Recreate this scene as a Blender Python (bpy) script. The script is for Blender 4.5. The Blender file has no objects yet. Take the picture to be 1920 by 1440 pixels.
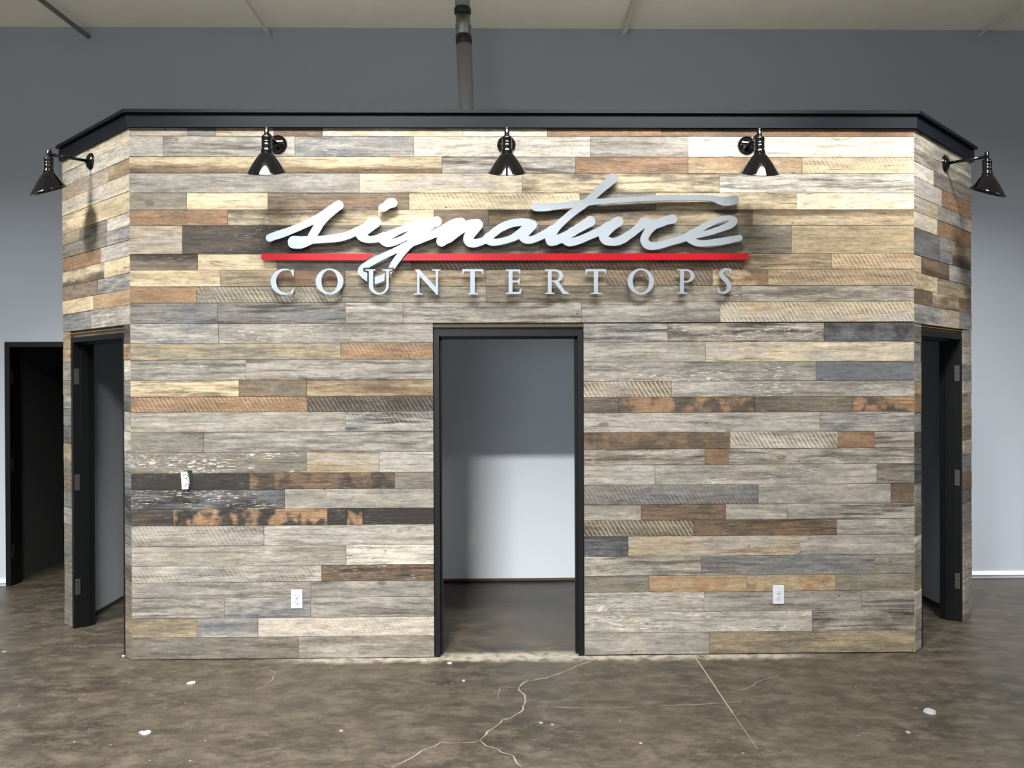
import bpy, bmesh, math, random
import numpy as np
from mathutils import Vector, Matrix
random.seed(7)
S = bpy.context.scene
COL = S.collection

# ------------------------------------------------------------------ camera
F_PX, CX, CD, CZ, YAW, PIT, ROL = 1607.7, -0.1901, 5.5425, 1.7887, 0.0183, -0.0041, 0.0039
def _rows():
    c, s = math.cos(YAW), math.sin(YAW)
    A = np.array([[c, -s, 0], [s, c, 0], [0, 0, 1.0]])
    c, s = math.cos(PIT), math.sin(PIT)
    B = np.array([[1.0, 0, 0], [0, c, s], [0, -s, c]])
    c, s = math.cos(ROL), math.sin(ROL)
    R = np.array([[c, 0, -s], [0, 1.0, 0], [s, 0, c]])
    return R @ B @ A
ROWS = _rows()
RIGHT, FWD, UP = ROWS
CAMP = np.array([CX, -CD, CZ])
cam_d = bpy.data.cameras.new('camera')
cam_d.sensor_width = 36.0
cam_d.lens = F_PX / 1920.0 * 36.0
cam_d.clip_start = 0.05
cam = bpy.data.objects.new('camera', cam_d)
COL.objects.link(cam)
cam.matrix_world = Matrix(((RIGHT[0], UP[0], -FWD[0], CAMP[0]), (RIGHT[1], UP[1], -FWD[1], CAMP[1]),
                           (RIGHT[2], UP[2], -FWD[2], CAMP[2]), (0, 0, 0, 1)))
S.camera = cam

# ------------------------------------------------------------------ world, exposure
w = bpy.data.worlds.new('world'); S.world = w; w.use_nodes = True
w.node_tree.nodes['Background'].inputs[0].default_value = (0.80, 0.90, 1.0, 1)
w.node_tree.nodes['Background'].inputs[1].default_value = 0.25
S.view_settings.view_transform = 'Standard'
S.view_settings.look = 'None'
S.view_settings.gamma = 1.0
S.view_settings.use_curve_mapping = False
S.view_settings.exposure = 0.0

# ------------------------------------------------------------------ ceiling lamps (light only; housings below)
ROOM_X0, ROOM_X1, ROOM_Y0, YB, ZC = -8.5, 8.5, -12.0, 2.068, 4.909
LAMP_Z = 4.52
UPL = 20.0
LAMPS = [  # x, y, power, along x length, depth, tilt from straight down, heading, spread
    (-4.3, -1.0, 42, 0.5, 0.3, 36, -45, 68), (-1.35, -1.35, 54, 2.1, 0.3, 40, 0, 68), (1.05, -1.35, 54, 2.1, 0.3, 40, 0, 68), (2.75, -1.35, 42, 0.5, 0.3, 38, -15, 68),
    (5.4, -1.4, 24, 0.9, 0.3, 36, 30, 92), (-5.5, -1.4, 44, 0.9, 0.3, 36, -30, 80),  # floods added to brighten the grey wall beside the block
    (-5.6, -5.2, 600, 1.2, 0.35, 0, 0, 148), (-1.35, -5.2, 1700, 1.2, 0.35, 0, 0, 148), (2.8, -5.2, 190, 1.2, 0.35, 0, 0, 148), (6.8, -5.2, 300, 1.2, 0.35, 0, 0, 148),
    (-3.6, -9.2, 50, 1.2, 0.35, 0, 0, 148), (0.7, -9.2, 50, 1.2, 0.35, 0, 0, 148), (4.8, -9.2, 50, 1.2, 0.35, 0, 0, 148)]
LAMP_PLACE = ['aimed at the angled left face', 'aimed at the left half of the front face', 'aimed at the right half of the front face', 'aimed at the right corner of the block',
    'added to brighten grey wall right of the block', 'added to brighten grey wall left of the block',
    'front row, far left', 'front row, in line with the centre doorway', 'front row, right of centre', 'front row, far right',
    'back row towards the rear wall, left', 'back row towards the rear wall, middle', 'back row towards the rear wall, right']
for i, (x, y, p, lx, ly, tilt, head, spr) in enumerate(LAMPS):
    ld = bpy.data.lights.new('ceiling_lamp', 'AREA'); ld.shape = 'RECTANGLE'; ld.size = lx; ld.size_y = ly
    ld.energy = p; ld.color = (1.0, 0.985, 0.95); ld.spread = math.radians(spr)
    lo = bpy.data.objects.new('ceiling_lamp', ld); COL.objects.link(lo); RM = Matrix.Translation((x, y, LAMP_Z)) @ Matrix.Rotation(math.radians(head), 4, 'Z') @ Matrix.Rotation(math.radians(tilt), 4, 'X'); lo.matrix_world = RM @ Matrix.Translation((0, 0, -0.012))
    if tilt: continue
    # added upward fill that brightens the ceiling
    ld = bpy.data.lights.new('added_uplight', 'AREA'); ld.shape = 'RECTANGLE'; ld.size = lx; ld.size_y = ly * 0.6
    ld.energy = UPL; ld.color = (1.0, 0.97, 0.92)
    lo = bpy.data.objects.new('added_uplight', ld); COL.objects.link(lo); lo.location = (x, y, LAMP_Z + 0.075); lo.rotation_euler = (math.pi, 0, 0)
# added cool fill behind the camera, as if through a window
ld = bpy.data.lights.new('rear_fill_light', 'AREA'); ld.shape = 'RECTANGLE'; ld.size = 3.6; ld.size_y = 2.4
ld.energy = 190; ld.color = (0.82, 0.92, 1.0)
lo = bpy.data.objects.new('rear_fill_light', ld); COL.objects.link(lo)
lo.location = (-3.0, ROOM_Y0 + 0.12, 1.5); lo.rotation_euler = (math.radians(90), 0, math.radians(0))

# ------------------------------------------------------------------ helpers
def ray(px, py):
    d = RIGHT * ((px - 960) / F_PX) + FWD + UP * (-(py - 720) / F_PX)
    return d
def hit(px, py, P0, n):
    d = ray(px, py); t = np.dot(np.array(P0) - CAMP, n) / np.dot(d, n)
    return CAMP + d * t
def floor_pt(px, py, z=0.0): return hit(px, py, (0, 0, z), (0, 0, 1.0))

def set_mat(me, m):
    me.materials.clear(); me.materials.append(m)
def new_obj(name, me, parent=None, kind=None):
    o = bpy.data.objects.new(name, me); COL.objects.link(o)
    if parent is not None: o.parent = parent
    if kind: o['kind'] = kind
    return o
def mesh_obj(name, bm, m, parent=None, kind=None, smooth=False):
    bmesh.ops.recalc_face_normals(bm, faces=bm.faces[:])
    me = bpy.data.meshes.new(name); bm.to_mesh(me); bm.free(); set_mat(me, m)
    if smooth:
        for p in me.polygons: p.use_smooth = True
    return new_obj(name, me, parent, kind)
def box(bm, x0, x1, y0, y1, z0, z1, M=None):
    vs = [bm.verts.new((x, y, z)) for x in (x0, x1) for y in (y0, y1) for z in (z0, z1)]
    for f in ((0, 1, 3, 2), (4, 6, 7, 5), (0, 4, 5, 1), (2, 3, 7, 6), (0, 2, 6, 4), (1, 5, 7, 3)):
        bm.faces.new([vs[i] for i in f])
    if M is not None: bmesh.ops.transform(bm, matrix=M, verts=vs)
    return vs
def bevel_all(bm, r, seg=1):
    bmesh.ops.bevel(bm, geom=bm.edges[:], offset=r, segments=seg, affect='EDGES', profile=0.5)
def lathe(bm, prof, n=32, M=None, cap0=True, cap1=True):
    rings = []
    for (r, z) in prof:
        rings.append([bm.verts.new((r * math.cos(2 * math.pi * k / n), r * math.sin(2 * math.pi * k / n), z)) for k in range(n)])
    for a, b in zip(rings[:-1], rings[1:]):
        for k in range(n):
            bm.faces.new((a[k], a[(k + 1) % n], b[(k + 1) % n], b[k]))
    if cap0: bm.faces.new(rings[0][::-1])
    if cap1: bm.faces.new(rings[-1])
    vs = [v for r in rings for v in r]
    if M is not None: bmesh.ops.transform(bm, matrix=M, verts=vs)
    return vs
def empty(name, loc, rz=0.0):
    o = bpy.data.objects.new(name, None); COL.objects.link(o); o.location = loc; o.rotation_euler = (0, 0, rz)
    o.empty_display_size = 0.1
    return o
def tag(o, label, cat, group=None):
    o['label'] = label; o['category'] = cat
    if group: o['group'] = group
    return o

# ------------------------------------------------------------------ materials
def s2l(c):
    c = c / 255.0
    return c / 12.92 if c <= 0.04045 else ((c + 0.055) / 1.055) ** 2.4
def rgb(r, g, b): return (s2l(r), s2l(g), s2l(b), 1.0)
class NT:
    def __init__(s, name):
        s.m = bpy.data.materials.new(name); s.m.use_nodes = True
        s.t = s.m.node_tree; s.p = s.t.nodes['Principled BSDF']
    def n(s, t, **kw):
        x = s.t.nodes.new(t)
        for k, v in kw.items(): setattr(x, k, v)
        return x
    def l(s, a, b): s.t.links.new(a, b)
    def val(s, sock, v):
        if hasattr(v, 'links'): s.l(v, sock)
        else: sock.default_value = v
    def math(s, op, a, b=0.0, c=0.0, clamp=False):
        x = s.n('ShaderNodeMath', operation=op, use_clamp=clamp)
        for i, v in enumerate((a, b, c)): s.val(x.inputs[i], v)
        return x.outputs[0]
    def mix(s, f, a, b, bt='MIX'):
        x = s.n('ShaderNodeMix', data_type='RGBA', blend_type=bt, clamp_factor=True)
        s.val(x.inputs[0], f); s.val(x.inputs[6], a); s.val(x.inputs[7], b)
        return x.outputs[2]
    def noise(s, vec, scale, detail=4, rough=0.6, dist=0.0):
        x = s.n('ShaderNodeTexNoise'); s.l(vec, x.inputs['Vector'])
        x.inputs['Scale'].default_value = scale; x.inputs['Detail'].default_value = detail
        x.inputs['Roughness'].default_value = rough; x.inputs['Distortion'].default_value = dist
        return x.outputs['Fac']
    def mapping(s, vec, sc, loc=(0, 0, 0), rot=(0, 0, 0)):
        x = s.n('ShaderNodeMapping'); s.l(vec, x.inputs[0])
        x.inputs['Scale'].default_value = sc; x.inputs['Location'].default_value = loc; x.inputs['Rotation'].default_value = rot
        return x.outputs[0]
    def ss(s, v, a, b, lo=0.0, hi=1.0):
        x = s.n('ShaderNodeMapRange', interpolation_type='SMOOTHSTEP'); s.val(x.inputs[0], v)
        x.inputs[1].default_value = a; x.inputs[2].default_value = b; x.inputs[3].default_value = lo; x.inputs[4].default_value = hi
        return x.outputs[0]
    def bump(s, h, st, d):
        x = s.n('ShaderNodeBump'); s.l(h, x.inputs['Height']); x.inputs['Strength'].default_value = st; x.inputs['Distance'].default_value = d
        s.l(x.outputs[0], s.p.inputs['Normal'])

def simple(name, col, rough=0.5, metal=0.0, bump=0.0, bscale=60, var=0.06, coat=0.0, spec=0.5):
    k = NT(name); tc = k.n('ShaderNodeTexCoord').outputs['Object']
    n = k.noise(tc, bscale, 5)
    c = k.mix(n, tuple(v * (1 - var) for v in col[:3]) + (1,), tuple(min(1, v * (1 + var)) for v in col[:3]) + (1,))
    k.l(c, k.p.inputs['Base Color']); k.p.inputs['Roughness'].default_value = rough; k.p.inputs['Metallic'].default_value = metal
    k.p.inputs['Coat Weight'].default_value = coat; k.p.inputs['Coat Roughness'].default_value = 0.05
    k.p.inputs['Specular IOR Level'].default_value = spec
    if bump: k.bump(n, bump, 0.002)
    return k.m

def wood_material():
    k = NT('reclaimed_wood'); t = k.n
    tc = t('ShaderNodeTexCoord').outputs['Object']
    def at(nm): return t('ShaderNodeAttribute', attribute_type='OBJECT', attribute_name=nm)
    c1 = at('c1').outputs['Color']; c2 = at('c2').outputs['Color']
    ka = t('ShaderNodeSeparateXYZ'); k.l(at('ka').outputs['Vector'], ka.inputs[0])    # streak, saw, white
    kb = t('ShaderNodeSeparateXYZ'); k.l(at('kb').outputs['Vector'], kb.inputs[0])    # edge, patch, seed
    streak, saw, white = ka.outputs; edge, patch, seed = kb.outputs
    off = t('ShaderNodeCombineXYZ'); k.l(seed, off.inputs[0]); k.l(k.math('MULTIPLY', seed, 1.7), off.inputs[2])
    va = t('ShaderNodeVectorMath', operation='ADD'); k.l(tc, va.inputs[0]); k.l(off.outputs[0], va.inputs[1]); P = va.outputs[0]
    sep = t('ShaderNodeSeparateXYZ'); k.l(tc, sep.inputs[0]); z = sep.outputs[2]
    # slow warp so the grain wanders
    wn = k.noise(k.mapping(P, (1.2, 1, 4)), 1.0, 2)
    wv = t('ShaderNodeCombineXYZ'); k.l(k.math('MULTIPLY', k.math('SUBTRACT', wn, 0.5), 0.05), wv.inputs[2])
    vb = t('ShaderNodeVectorMath', operation='ADD'); k.l(P, vb.inputs[0]); k.l(wv.outputs[0], vb.inputs[1]); Q = vb.outputs[0]
    big = k.noise(k.mapping(Q, (2.2, 1, 12)), 1.0, 4, 0.6)
    mid = k.noise(k.mapping(Q, (5.5, 1, 55)), 1.0, 5, 0.65)
    fine = k.noise(k.mapping(Q, (20, 1, 230)), 1.0, 5, 0.75)
    mott = k.noise(k.mapping(P, (16, 1, 34)), 1.0, 5, 0.7)
    pt = k.ss(k.noise(k.mapping(P, (8, 1, 7), (0, 0, 3)), 1.0, 3, 0.5, 0.3), 0.42, 0.56)
    soft = k.ss(k.math('ADD', k.math('MULTIPLY', big, 0.75), k.math('MULTIPLY', mid, 0.25)), 0.36, 0.64)
    f = t('ShaderNodeMix', data_type='FLOAT'); k.l(patch, f.inputs[0]); k.l(soft, f.inputs[2]); k.l(pt, f.inputs[3])
    col = k.mix(f.outputs[0], c1, c2)
    # grain: darker and lighter lines
    g = k.math('ADD', k.math('MULTIPLY', mid, 0.45), k.math('MULTIPLY', fine, 0.55))
    gl = k.ss(g, 0.34, 0.66, 0.55, 1.38)
    gm = k.math('MULTIPLY', gl, k.ss(mott, 0.2, 0.8, 0.80, 1.20))
    gc = t('ShaderNodeCombineXYZ')
    for i in range(3): k.l(gm, gc.inputs[i])
    col = k.mix(1.0, col, gc.outputs[0], 'MULTIPLY')
    # patches of warmer and cooler weathering
    hn = k.noise(k.mapping(P, (3.2, 1, 11), (2, 0, 9)), 1.0, 6, 0.68)
    col = k.mix(k.ss(hn, 0.52, 0.68, 0, 0.35), col, k.mix(1.0, col, (1.25, 1.02, 0.76, 1), 'MULTIPLY'))
    col = k.mix(k.ss(hn, 0.32, 0.48, 0.5, 0), col, k.mix(1.0, col, (0.74, 0.80, 0.90, 1), 'MULTIPLY'))
    dn = k.ss(k.noise(k.mapping(P, (6, 1, 26), (7, 0, 4)), 1.0, 7, 0.75), 0.54, 0.66)
    col = k.mix(k.math('MULTIPLY', dn, 0.6), col, k.mix(1.0, col, (0.45, 0.42, 0.40, 1), 'MULTIPLY'))
    # dark weathered streaks
    st = k.ss(k.noise(k.mapping(Q, (1.7, 1, 30), (3, 0, 5)), 1.0, 6, 0.68), 0.48, 0.62)
    col = k.mix(k.math('MULTIPLY', st, streak), col, k.mix(1.0, col, (0.20, 0.17, 0.15, 1), 'MULTIPLY'))
    # thin checks (cracks along the grain) and nail holes
    ck = k.ss(k.noise(k.mapping(Q, (2.6, 1, 95), (9, 0, 2)), 1.0, 4, 0.6), 0.63, 0.67)
    col = k.mix(k.math('MULTIPLY', ck, 0.75), col, (0.018, 0.014, 0.011, 1))
    vo = t('ShaderNodeTexVoronoi', feature='F1', distance='EUCLIDEAN'); k.l(k.mapping(P, (6, 0.01, 13)), vo.inputs['Vector']); vo.inputs['Scale'].default_value = 1.0
    hole = k.math('MULTIPLY', k.ss(vo.outputs['Distance'], 0.035, 0.075, 1, 0), k.math('GREATER_THAN', t_sep(k, vo.outputs['Color']), 0.62))
    col = k.mix(k.math('MULTIPLY', hole, 0.85), col, (0.02, 0.016, 0.013, 1))
    # knots
    vk = t('ShaderNodeTexVoronoi', feature='F1'); k.l(k.mapping(P, (2.4, 0.01, 5.2), (4.3, 0, 1.1)), vk.inputs['Vector']); vk.inputs['Scale'].default_value = 1.0
    kn = k.math('MULTIPLY', k.ss(vk.outputs['Distance'], 0.05, 0.11, 1, 0), k.math('GREATER_THAN', t_sep(k, vk.outputs['Color']), 0.72))
    col = k.mix(k.math('MULTIPLY', kn, 0.75), col, (0.05, 0.035, 0.025, 1))
    # dark band along one edge
    eg = k.math('MULTIPLY', k.math('MULTIPLY', z, edge), 26.0)
    eg = k.math('ADD', eg, k.math('MULTIPLY', k.math('SUBTRACT', k.noise(k.mapping(Q, (3, 1, 24)), 1.0, 4), 0.5), 2.6))
    ea = k.math('MULTIPLY', k.ss(eg, -0.15, 0.75), k.math('MINIMUM', k.math('MULTIPLY', k.math('ABSOLUTE', edge), 1.5), 1.0))
    col = k.mix(k.math('MULTIPLY', ea, 0.9), col, k.mix(1.0, col, (0.20, 0.14, 0.09, 1), 'MULTIPLY'))
    # saw marks across the board, leaning
    wa = t('ShaderNodeTexWave', wave_type='BANDS', bands_direction='X', wave_profile='SIN')
    k.l(k.mapping(P, (1, 1, 1), (0, 0, 0), (0, 0.55, 0)), wa.inputs['Vector'])
    wa.inputs['Scale'].default_value = 13; wa.inputs['Distortion'].default_value = 1.8; wa.inputs['Detail'].default_value = 3; wa.inputs['Detail Scale'].default_value = 2.2
    sm = k.math('MULTIPLY', k.math('MULTIPLY', k.ss(wa.outputs['Fac'], 0.55, 0.98), saw), k.ss(k.noise(k.mapping(P, (4, 1, 9)), 1.0, 3), 0.35, 0.6))
    col = k.mix(k.math('MULTIPLY', sm, 0.42), col, k.mix(0.55, col, (0.75, 0.66, 0.50, 1)))
    # remains of white paint
    wf = k.ss(k.noise(k.mapping(Q, (16, 1, 150), (1, 0, 7)), 1.0, 7, 0.8), 0.54, 0.60)
    wz = k.ss(k.noise(k.mapping(P, (2.5, 1, 9), (6, 0, 3)), 1.0, 2), 0.40, 0.60)
    col = k.mix(k.math('MULTIPLY', k.math('MULTIPLY', wf, wz), white), col, (0.72, 0.70, 0.64, 1))
    k.l(col, k.p.inputs['Base Color'])
    k.p.inputs['Roughness'].default_value = 0.72; k.p.inputs['Specular IOR Level'].default_value = 0.3
    h = k.math('SUBTRACT', k.math('ADD', g, k.math('MULTIPLY', sm, 0.3)), k.math('ADD', k.math('MULTIPLY', ck, 0.8), hole))
    k.bump(h, 0.55, 0.003)
    return k.m
def t_sep(k, c):
    s = k.n('ShaderNodeSeparateColor'); k.l(c, s.inputs[0]); return s.outputs[0]

def floor_material():
    k = NT('stained_concrete'); t = k.n
    tc = t('ShaderNodeTexCoord').outputs['Object']
    sep = t('ShaderNodeSeparateXYZ'); k.l(tc, sep.inputs[0]); wy = k.math('SUBTRACT', sep.outputs[1], 3.5)
    n1 = k.noise(k.mapping(tc, (1.0, 1.5, 1)), 1.6, 9, 0.74, 0.2)
    n2 = k.noise(k.mapping(tc, (1, 1.5, 1), (5, 2, 0)), 5.0, 12, 0.78, 0.1)
    n3 = k.noise(tc, 45, 5, 0.7)
    c = k.mix(k.ss(n1, 0.36, 0.64), rgb(41, 37, 31), rgb(60, 54, 46))
    c = k.mix(k.ss(n2, 0.44, 0.64), c, rgb(76, 69, 59))
    c = k.mix(k.math('MULTIPLY', k.ss(n2, 0.34, 0.47, 1, 0), 0.6), c, rgb(31, 28, 25))
    c = k.mix(k.math('MULTIPLY', k.ss(n3, 0.35, 0.75), 0.25), c, rgb(80, 74, 65))
    # pale scuffs
    sc = k.ss(k.noise(k.mapping(tc, (2.2, 4.5, 1), (3, 8, 0), (0, 0, 0.35)), 3.2, 10, 0.82, 0.3), 0.60, 0.66)
    c = k.mix(k.math('MULTIPLY', sc, 0.45), c, rgb(118, 111, 101))
    # grit
    vo = t('ShaderNodeTexVoronoi'); k.l(tc, vo.inputs['Vector']); vo.inputs['Scale'].default_value = 11
    gr = k.math('MULTIPLY', k.ss(vo.outputs['Distance'], 0.04, 0.065, 1, 0), k.math('GREATER_THAN', t_sep(k, vo.outputs['Color']), 0.72))
    c = k.mix(k.math('MULTIPLY', gr, 0.8), c, rgb(150, 146, 138))
    # plaster dust lying along the foot of the front wall
    yy = k.math('ADD', wy, k.math('MULTIPLY', k.math('SUBTRACT', k.noise(tc, 7, 5), 0.5), 0.16))
    band = k.math('MULTIPLY', k.ss(yy, -0.13, -0.02), k.ss(wy, 0.02, 0.14, 1, 0))
    bx = k.math('MULTIPLY', k.ss(sep.outputs[0], -1.9, -1.1), k.ss(sep.outputs[0], 1.5, 2.1, 1, 0))
    c = k.mix(k.math('MULTIPLY', k.math('MULTIPLY', band, bx), k.ss(k.noise(tc, 14, 6), 0.25, 0.6)), c, rgb(138, 132, 120))
    k.l(c, k.p.inputs['Base Color'])
    k.l(k.ss(n2, 0.3, 0.7, 0.34, 0.52), k.p.inputs['Roughness'])
    k.p.inputs['Specular IOR Level'].default_value = 0.35
    k.bump(n3, 0.08, 0.002)
    return k.m

def steel_material(name, col, rough=0.34, aniso=0.75, metal=0.92):
    k = NT(name); tc = k.n('ShaderNodeTexCoord').outputs['Object']
    n = k.noise(k.mapping(tc, (3, 3, 420)), 1.0, 3, 0.6)
    c = k.mix(n, tuple(v * 0.94 for v in col[:3]) + (1,), col)
    k.l(c, k.p.inputs['Base Color']); k.p.inputs['Metallic'].default_value = metal
    k.p.inputs['Roughness'].default_value = rough; k.p.inputs['Anisotropic'].default_value = aniso
    tg = k.n('ShaderNodeTangent', direction_type='RADIAL', axis='Z'); k.l(tg.outputs[0], k.p.inputs['Tangent'])
    return k.m

WOOD = wood_material()
M_FLOOR = floor_material()
M_BACKWALL = simple('grey_wall_paint', rgb(152, 159, 169), 0.8, bscale=90, bump=0.12, var=0.03)
M_ROOM = simple('room_wall_paint', rgb(140, 144, 150), 0.8, bscale=90, bump=0.12, var=0.03)
M_SIDE = simple('shaded_block_wall_paint', rgb(146, 150, 154), 0.8, bscale=90, bump=0.12, var=0.03)  # interior paint darkened, shade of the side walls put into the colour
M_LID = simple('pale_bounce_board', rgb(205, 203, 198), 0.9)  # unseen top of the lid, kept pale to bounce light onto the ceiling
M_INNER = simple('pale_wall_paint', rgb(222, 228, 236), 0.8, bscale=90, bump=0.12, var=0.03)
M_SUB = simple('plywood_backing', rgb(84, 70, 52), 0.8, bscale=20, var=0.3)
M_CEIL = simple('cream_ceiling', rgb(246, 241, 226), 0.9, bscale=9, bump=0.2, var=0.05)
M_TRIM = simple('satin_black_trim', rgb(17, 19, 26), 0.42, bscale=30, var=0.2, spec=0.12)
M_FRAME = simple('black_metal_frame', rgb(7, 8, 9), 0.42, bscale=40, var=0.15, spec=0.25)
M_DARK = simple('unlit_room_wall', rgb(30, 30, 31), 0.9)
M_GLOSS = simple('gloss_black_enamel', rgb(4, 4, 6), 0.07, bscale=30, var=0.1, coat=0.4, spec=0.35)
M_SHADEIN = simple('white_enamel', rgb(225, 225, 220), 0.35)
M_STEEL = steel_material('brushed_silver', (0.57, 0.64, 0.73, 1))
M_LETTER = steel_material('brushed_silver_letter', (0.57, 0.64, 0.73, 1), 0.34)
M_RED = simple('red_metal_enamel', rgb(150, 8, 24), 0.28, metal=0.35, bscale=200, var=0.04)
M_WHITE = simple('white_plastic', rgb(232, 234, 236), 0.35, var=0.02)
M_PLATE = simple('outlet_plastic', rgb(150, 154, 160), 0.35, var=0.02)
M_SOCK = simple('socket_plastic', rgb(158, 159, 159), 0.4, var=0.02)
M_HOLE = simple('dark_slot', rgb(18, 17, 16), 0.9)
M_GALV = simple('galvanised_steel', rgb(140, 143, 145), 0.35, metal=0.85, bscale=14, var=0.3)
M_DUCT = simple('grey_painted_duct', rgb(128, 132, 134), 0.55, bscale=30, var=0.08)
M_BAND = simple('black_band', rgb(22, 22, 24), 0.5)
M_COND = simple('dull_steel_conduit', rgb(120, 120, 116), 0.5, metal=0.3, bscale=20)
M_CONDW = simple('white_conduit', rgb(210, 206, 194), 0.6)
M_PAPER = simple('white_chip', rgb(240, 240, 236), 0.8)
M_CRACK = simple('pale_crack_filling', rgb(118, 110, 96), 0.9, bscale=150, var=0.15)
M_CUT = simple('dark_saw_cut', rgb(40, 36, 32), 0.9)
M_HINGE = simple('bare_steel', rgb(105, 103, 98), 0.4, metal=0.9)
M_WIRE = simple('white_wire', rgb(220, 218, 210), 0.5)
M_LIT = NT('lamp_diffuser'); M_LIT.p.inputs['Base Color'].default_value = (0.9, 0.9, 0.9, 1)
M_LIT = M_LIT.m

# ------------------------------------------------------------------ walls of the wood-clad block
HW, AA, HT = 2.535, 0.853, 3.415
R2 = math.sqrt(0.5)
class Face:
    def __init__(s, O, u, n, ang):
        s.O = np.array(O, float); s.u = np.array(u, float); s.n = np.array(n, float); s.ang = ang
        s.M = Matrix.Translation(Vector(O)) @ Matrix.Rotation(ang, 4, 'Z')   # local x along, -y outward, z up
    def sz(s, px, py, out=0.0):
        P = hit(px, py, s.O + s.n * out, s.n) - s.O
        return float(np.dot(P, s.u)), float(P[2])
FRONT = Face((-HW, 0, 0), (1, 0, 0), (0, -1, 0), 0)
LEFT = Face((-HW - AA, AA, 0), (R2, -R2, 0), (-R2, -R2, 0), math.radians(-45))
RIGHT_F = Face((HW, 0, 0), (R2, R2, 0), (R2, -R2, 0), math.radians(45))
L_SIDE = AA / R2
BACKING = 0.018      # plank thickness; backing starts here
WT = 0.14            # wall thickness behind the backing

def wall_with_hole(name, face, L, s0, s1, zt):
    bm = bmesh.new()
    y0, y1 = BACKING, WT
    box(bm, 0, s0, y0, y1, 0, HT - 0.01); box(bm, s1, L, y0, y1, 0, HT - 0.01); box(bm, s0, s1, y0, y1, zt, HT - 0.01)
    o = mesh_obj(name, bm, M_SUB, None, 'structure')
    o.matrix_world = face.M
    o.data.materials.append(M_INNER)
    for p in o.data.polygons:
        if p.normal.y > 0.9: p.material_index = 1
    return o
FD0 = FRONT.sz(813, 900)[0]; FD1 = FRONT.sz(1095, 900)[0]; FZ = FRONT.sz(955, 611)[1]
LD0 = LEFT.sz(133, 900)[0]; LD1 = LEFT.sz(234, 900)[0]; LZ = FZ
RD0 = RIGHT_F.sz(1727, 900)[0]; RD1 = RIGHT_F.sz(1806, 900)[0]; RZ = FZ
wf = wall_with_hole('wall_front', FRONT, 2 * HW, FD0, FD1, FZ)
wl = wall_with_hole('wall_front_left', LEFT, L_SIDE, LD0, LD1, LZ)
wr = wall_with_hole('wall_front_right', RIGHT_F, L_SIDE, RD0, RD1, RZ)

PAL = dict(G=(127, 122, 115), L=(171, 165, 156), W=(214, 208, 192), S=(106, 109, 113), D=(84, 74, 63), K=(46, 42, 38),
           B=(122, 98, 75), O=(152, 120, 90), T=(168, 150, 120), C=(212, 196, 164), N=(120, 111, 96), R=(138, 133, 120), A=(196, 184, 168))
PAL = {k: [s2l(v) for v in c] for k, c in PAL.items()}
GAIN = 0.485
def plank(parent, face, s0, s1, z0, z1, code):
    """code: two palette letters, then flags  s<streak> w<white> m<saw> e<edge> p<patch>"""
    g = 0.0011
    proud = random.uniform(0.0, 0.0035)
    hx, hz = (s1 - s0) / 2 - g * 0.6, (z1 - z0) / 2 - g
    if hx < 0.003 or hz < 0.003: return
    b = 0.0012
    t0, t1 = -proud, BACKING
    v = [(-hx, t1, -hz), (hx, t1, -hz), (hx, t1, hz), (-hx, t1, hz),
         (-hx, t0 + b, -hz), (hx, t0 + b, -hz), (hx, t0 + b, hz), (-hx, t0 + b, hz),
         (-hx + b, t0, -hz + b), (hx - b, t0, -hz + b), (hx - b, t0, hz - b), (-hx + b, t0, hz - b)]
    f = [(0, 1, 2, 3), (8, 11, 10, 9)]
    for i in range(4):
        j = (i + 1) % 4
        f += [(i, i + 4, j + 4, j), (i + 4, i + 8, j + 8, j + 4)]
    me = bpy.data.meshes.new('plank'); me.from_pydata(v, [], [q[::-1] for q in f]); me.materials.append(WOOD)
    bm = bmesh.new(); bm.from_mesh(me); bmesh.ops.recalc_face_normals(bm, faces=bm.faces[:]); bm.to_mesh(me); bm.free()
    o = new_obj('plank', me, parent)
    o.location = ((s0 + s1) / 2, 0, (z0 + z1) / 2)
    toks = code.split(); ab = toks[0]
    fl = dict(s=0.45, w=0.12, m=0.0, e=0.0, p=0.0)
    for q in toks[1:]: fl[q[0]] = float(q[1:])
    j = random.uniform(0.93, 1.07)
    o['c1'] = [c * GAIN * j for c in PAL[ab[0]]]; o['c2'] = [c * GAIN * j for c in PAL[ab[1]]]
    o['ka'] = [fl['s'], fl['m'], fl['w']]
    o['kb'] = [fl['e'], fl['p'], random.uniform(0, 80)]

def rows(parent, face, ys, xref, rws, sa, sb, splitref=None):
    """ys: pixel heights of the joints read at column xref; each row: [(right edge px or None, code), ...]"""
    zs = [face.sz(xref, y)[1] for y in ys]
    for i, r in enumerate(rws):
        z1, z0 = zs[i], zs[i + 1]
        ym = (ys[i] + ys[i + 1]) / 2
        s = sa
        for (x, code) in r:
            if x is None: e = sb
            else: e = face.sz(x, ym)[0]
            plank(parent, face, s, e, max(z0, 0.004), z1, code); s = e

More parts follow.
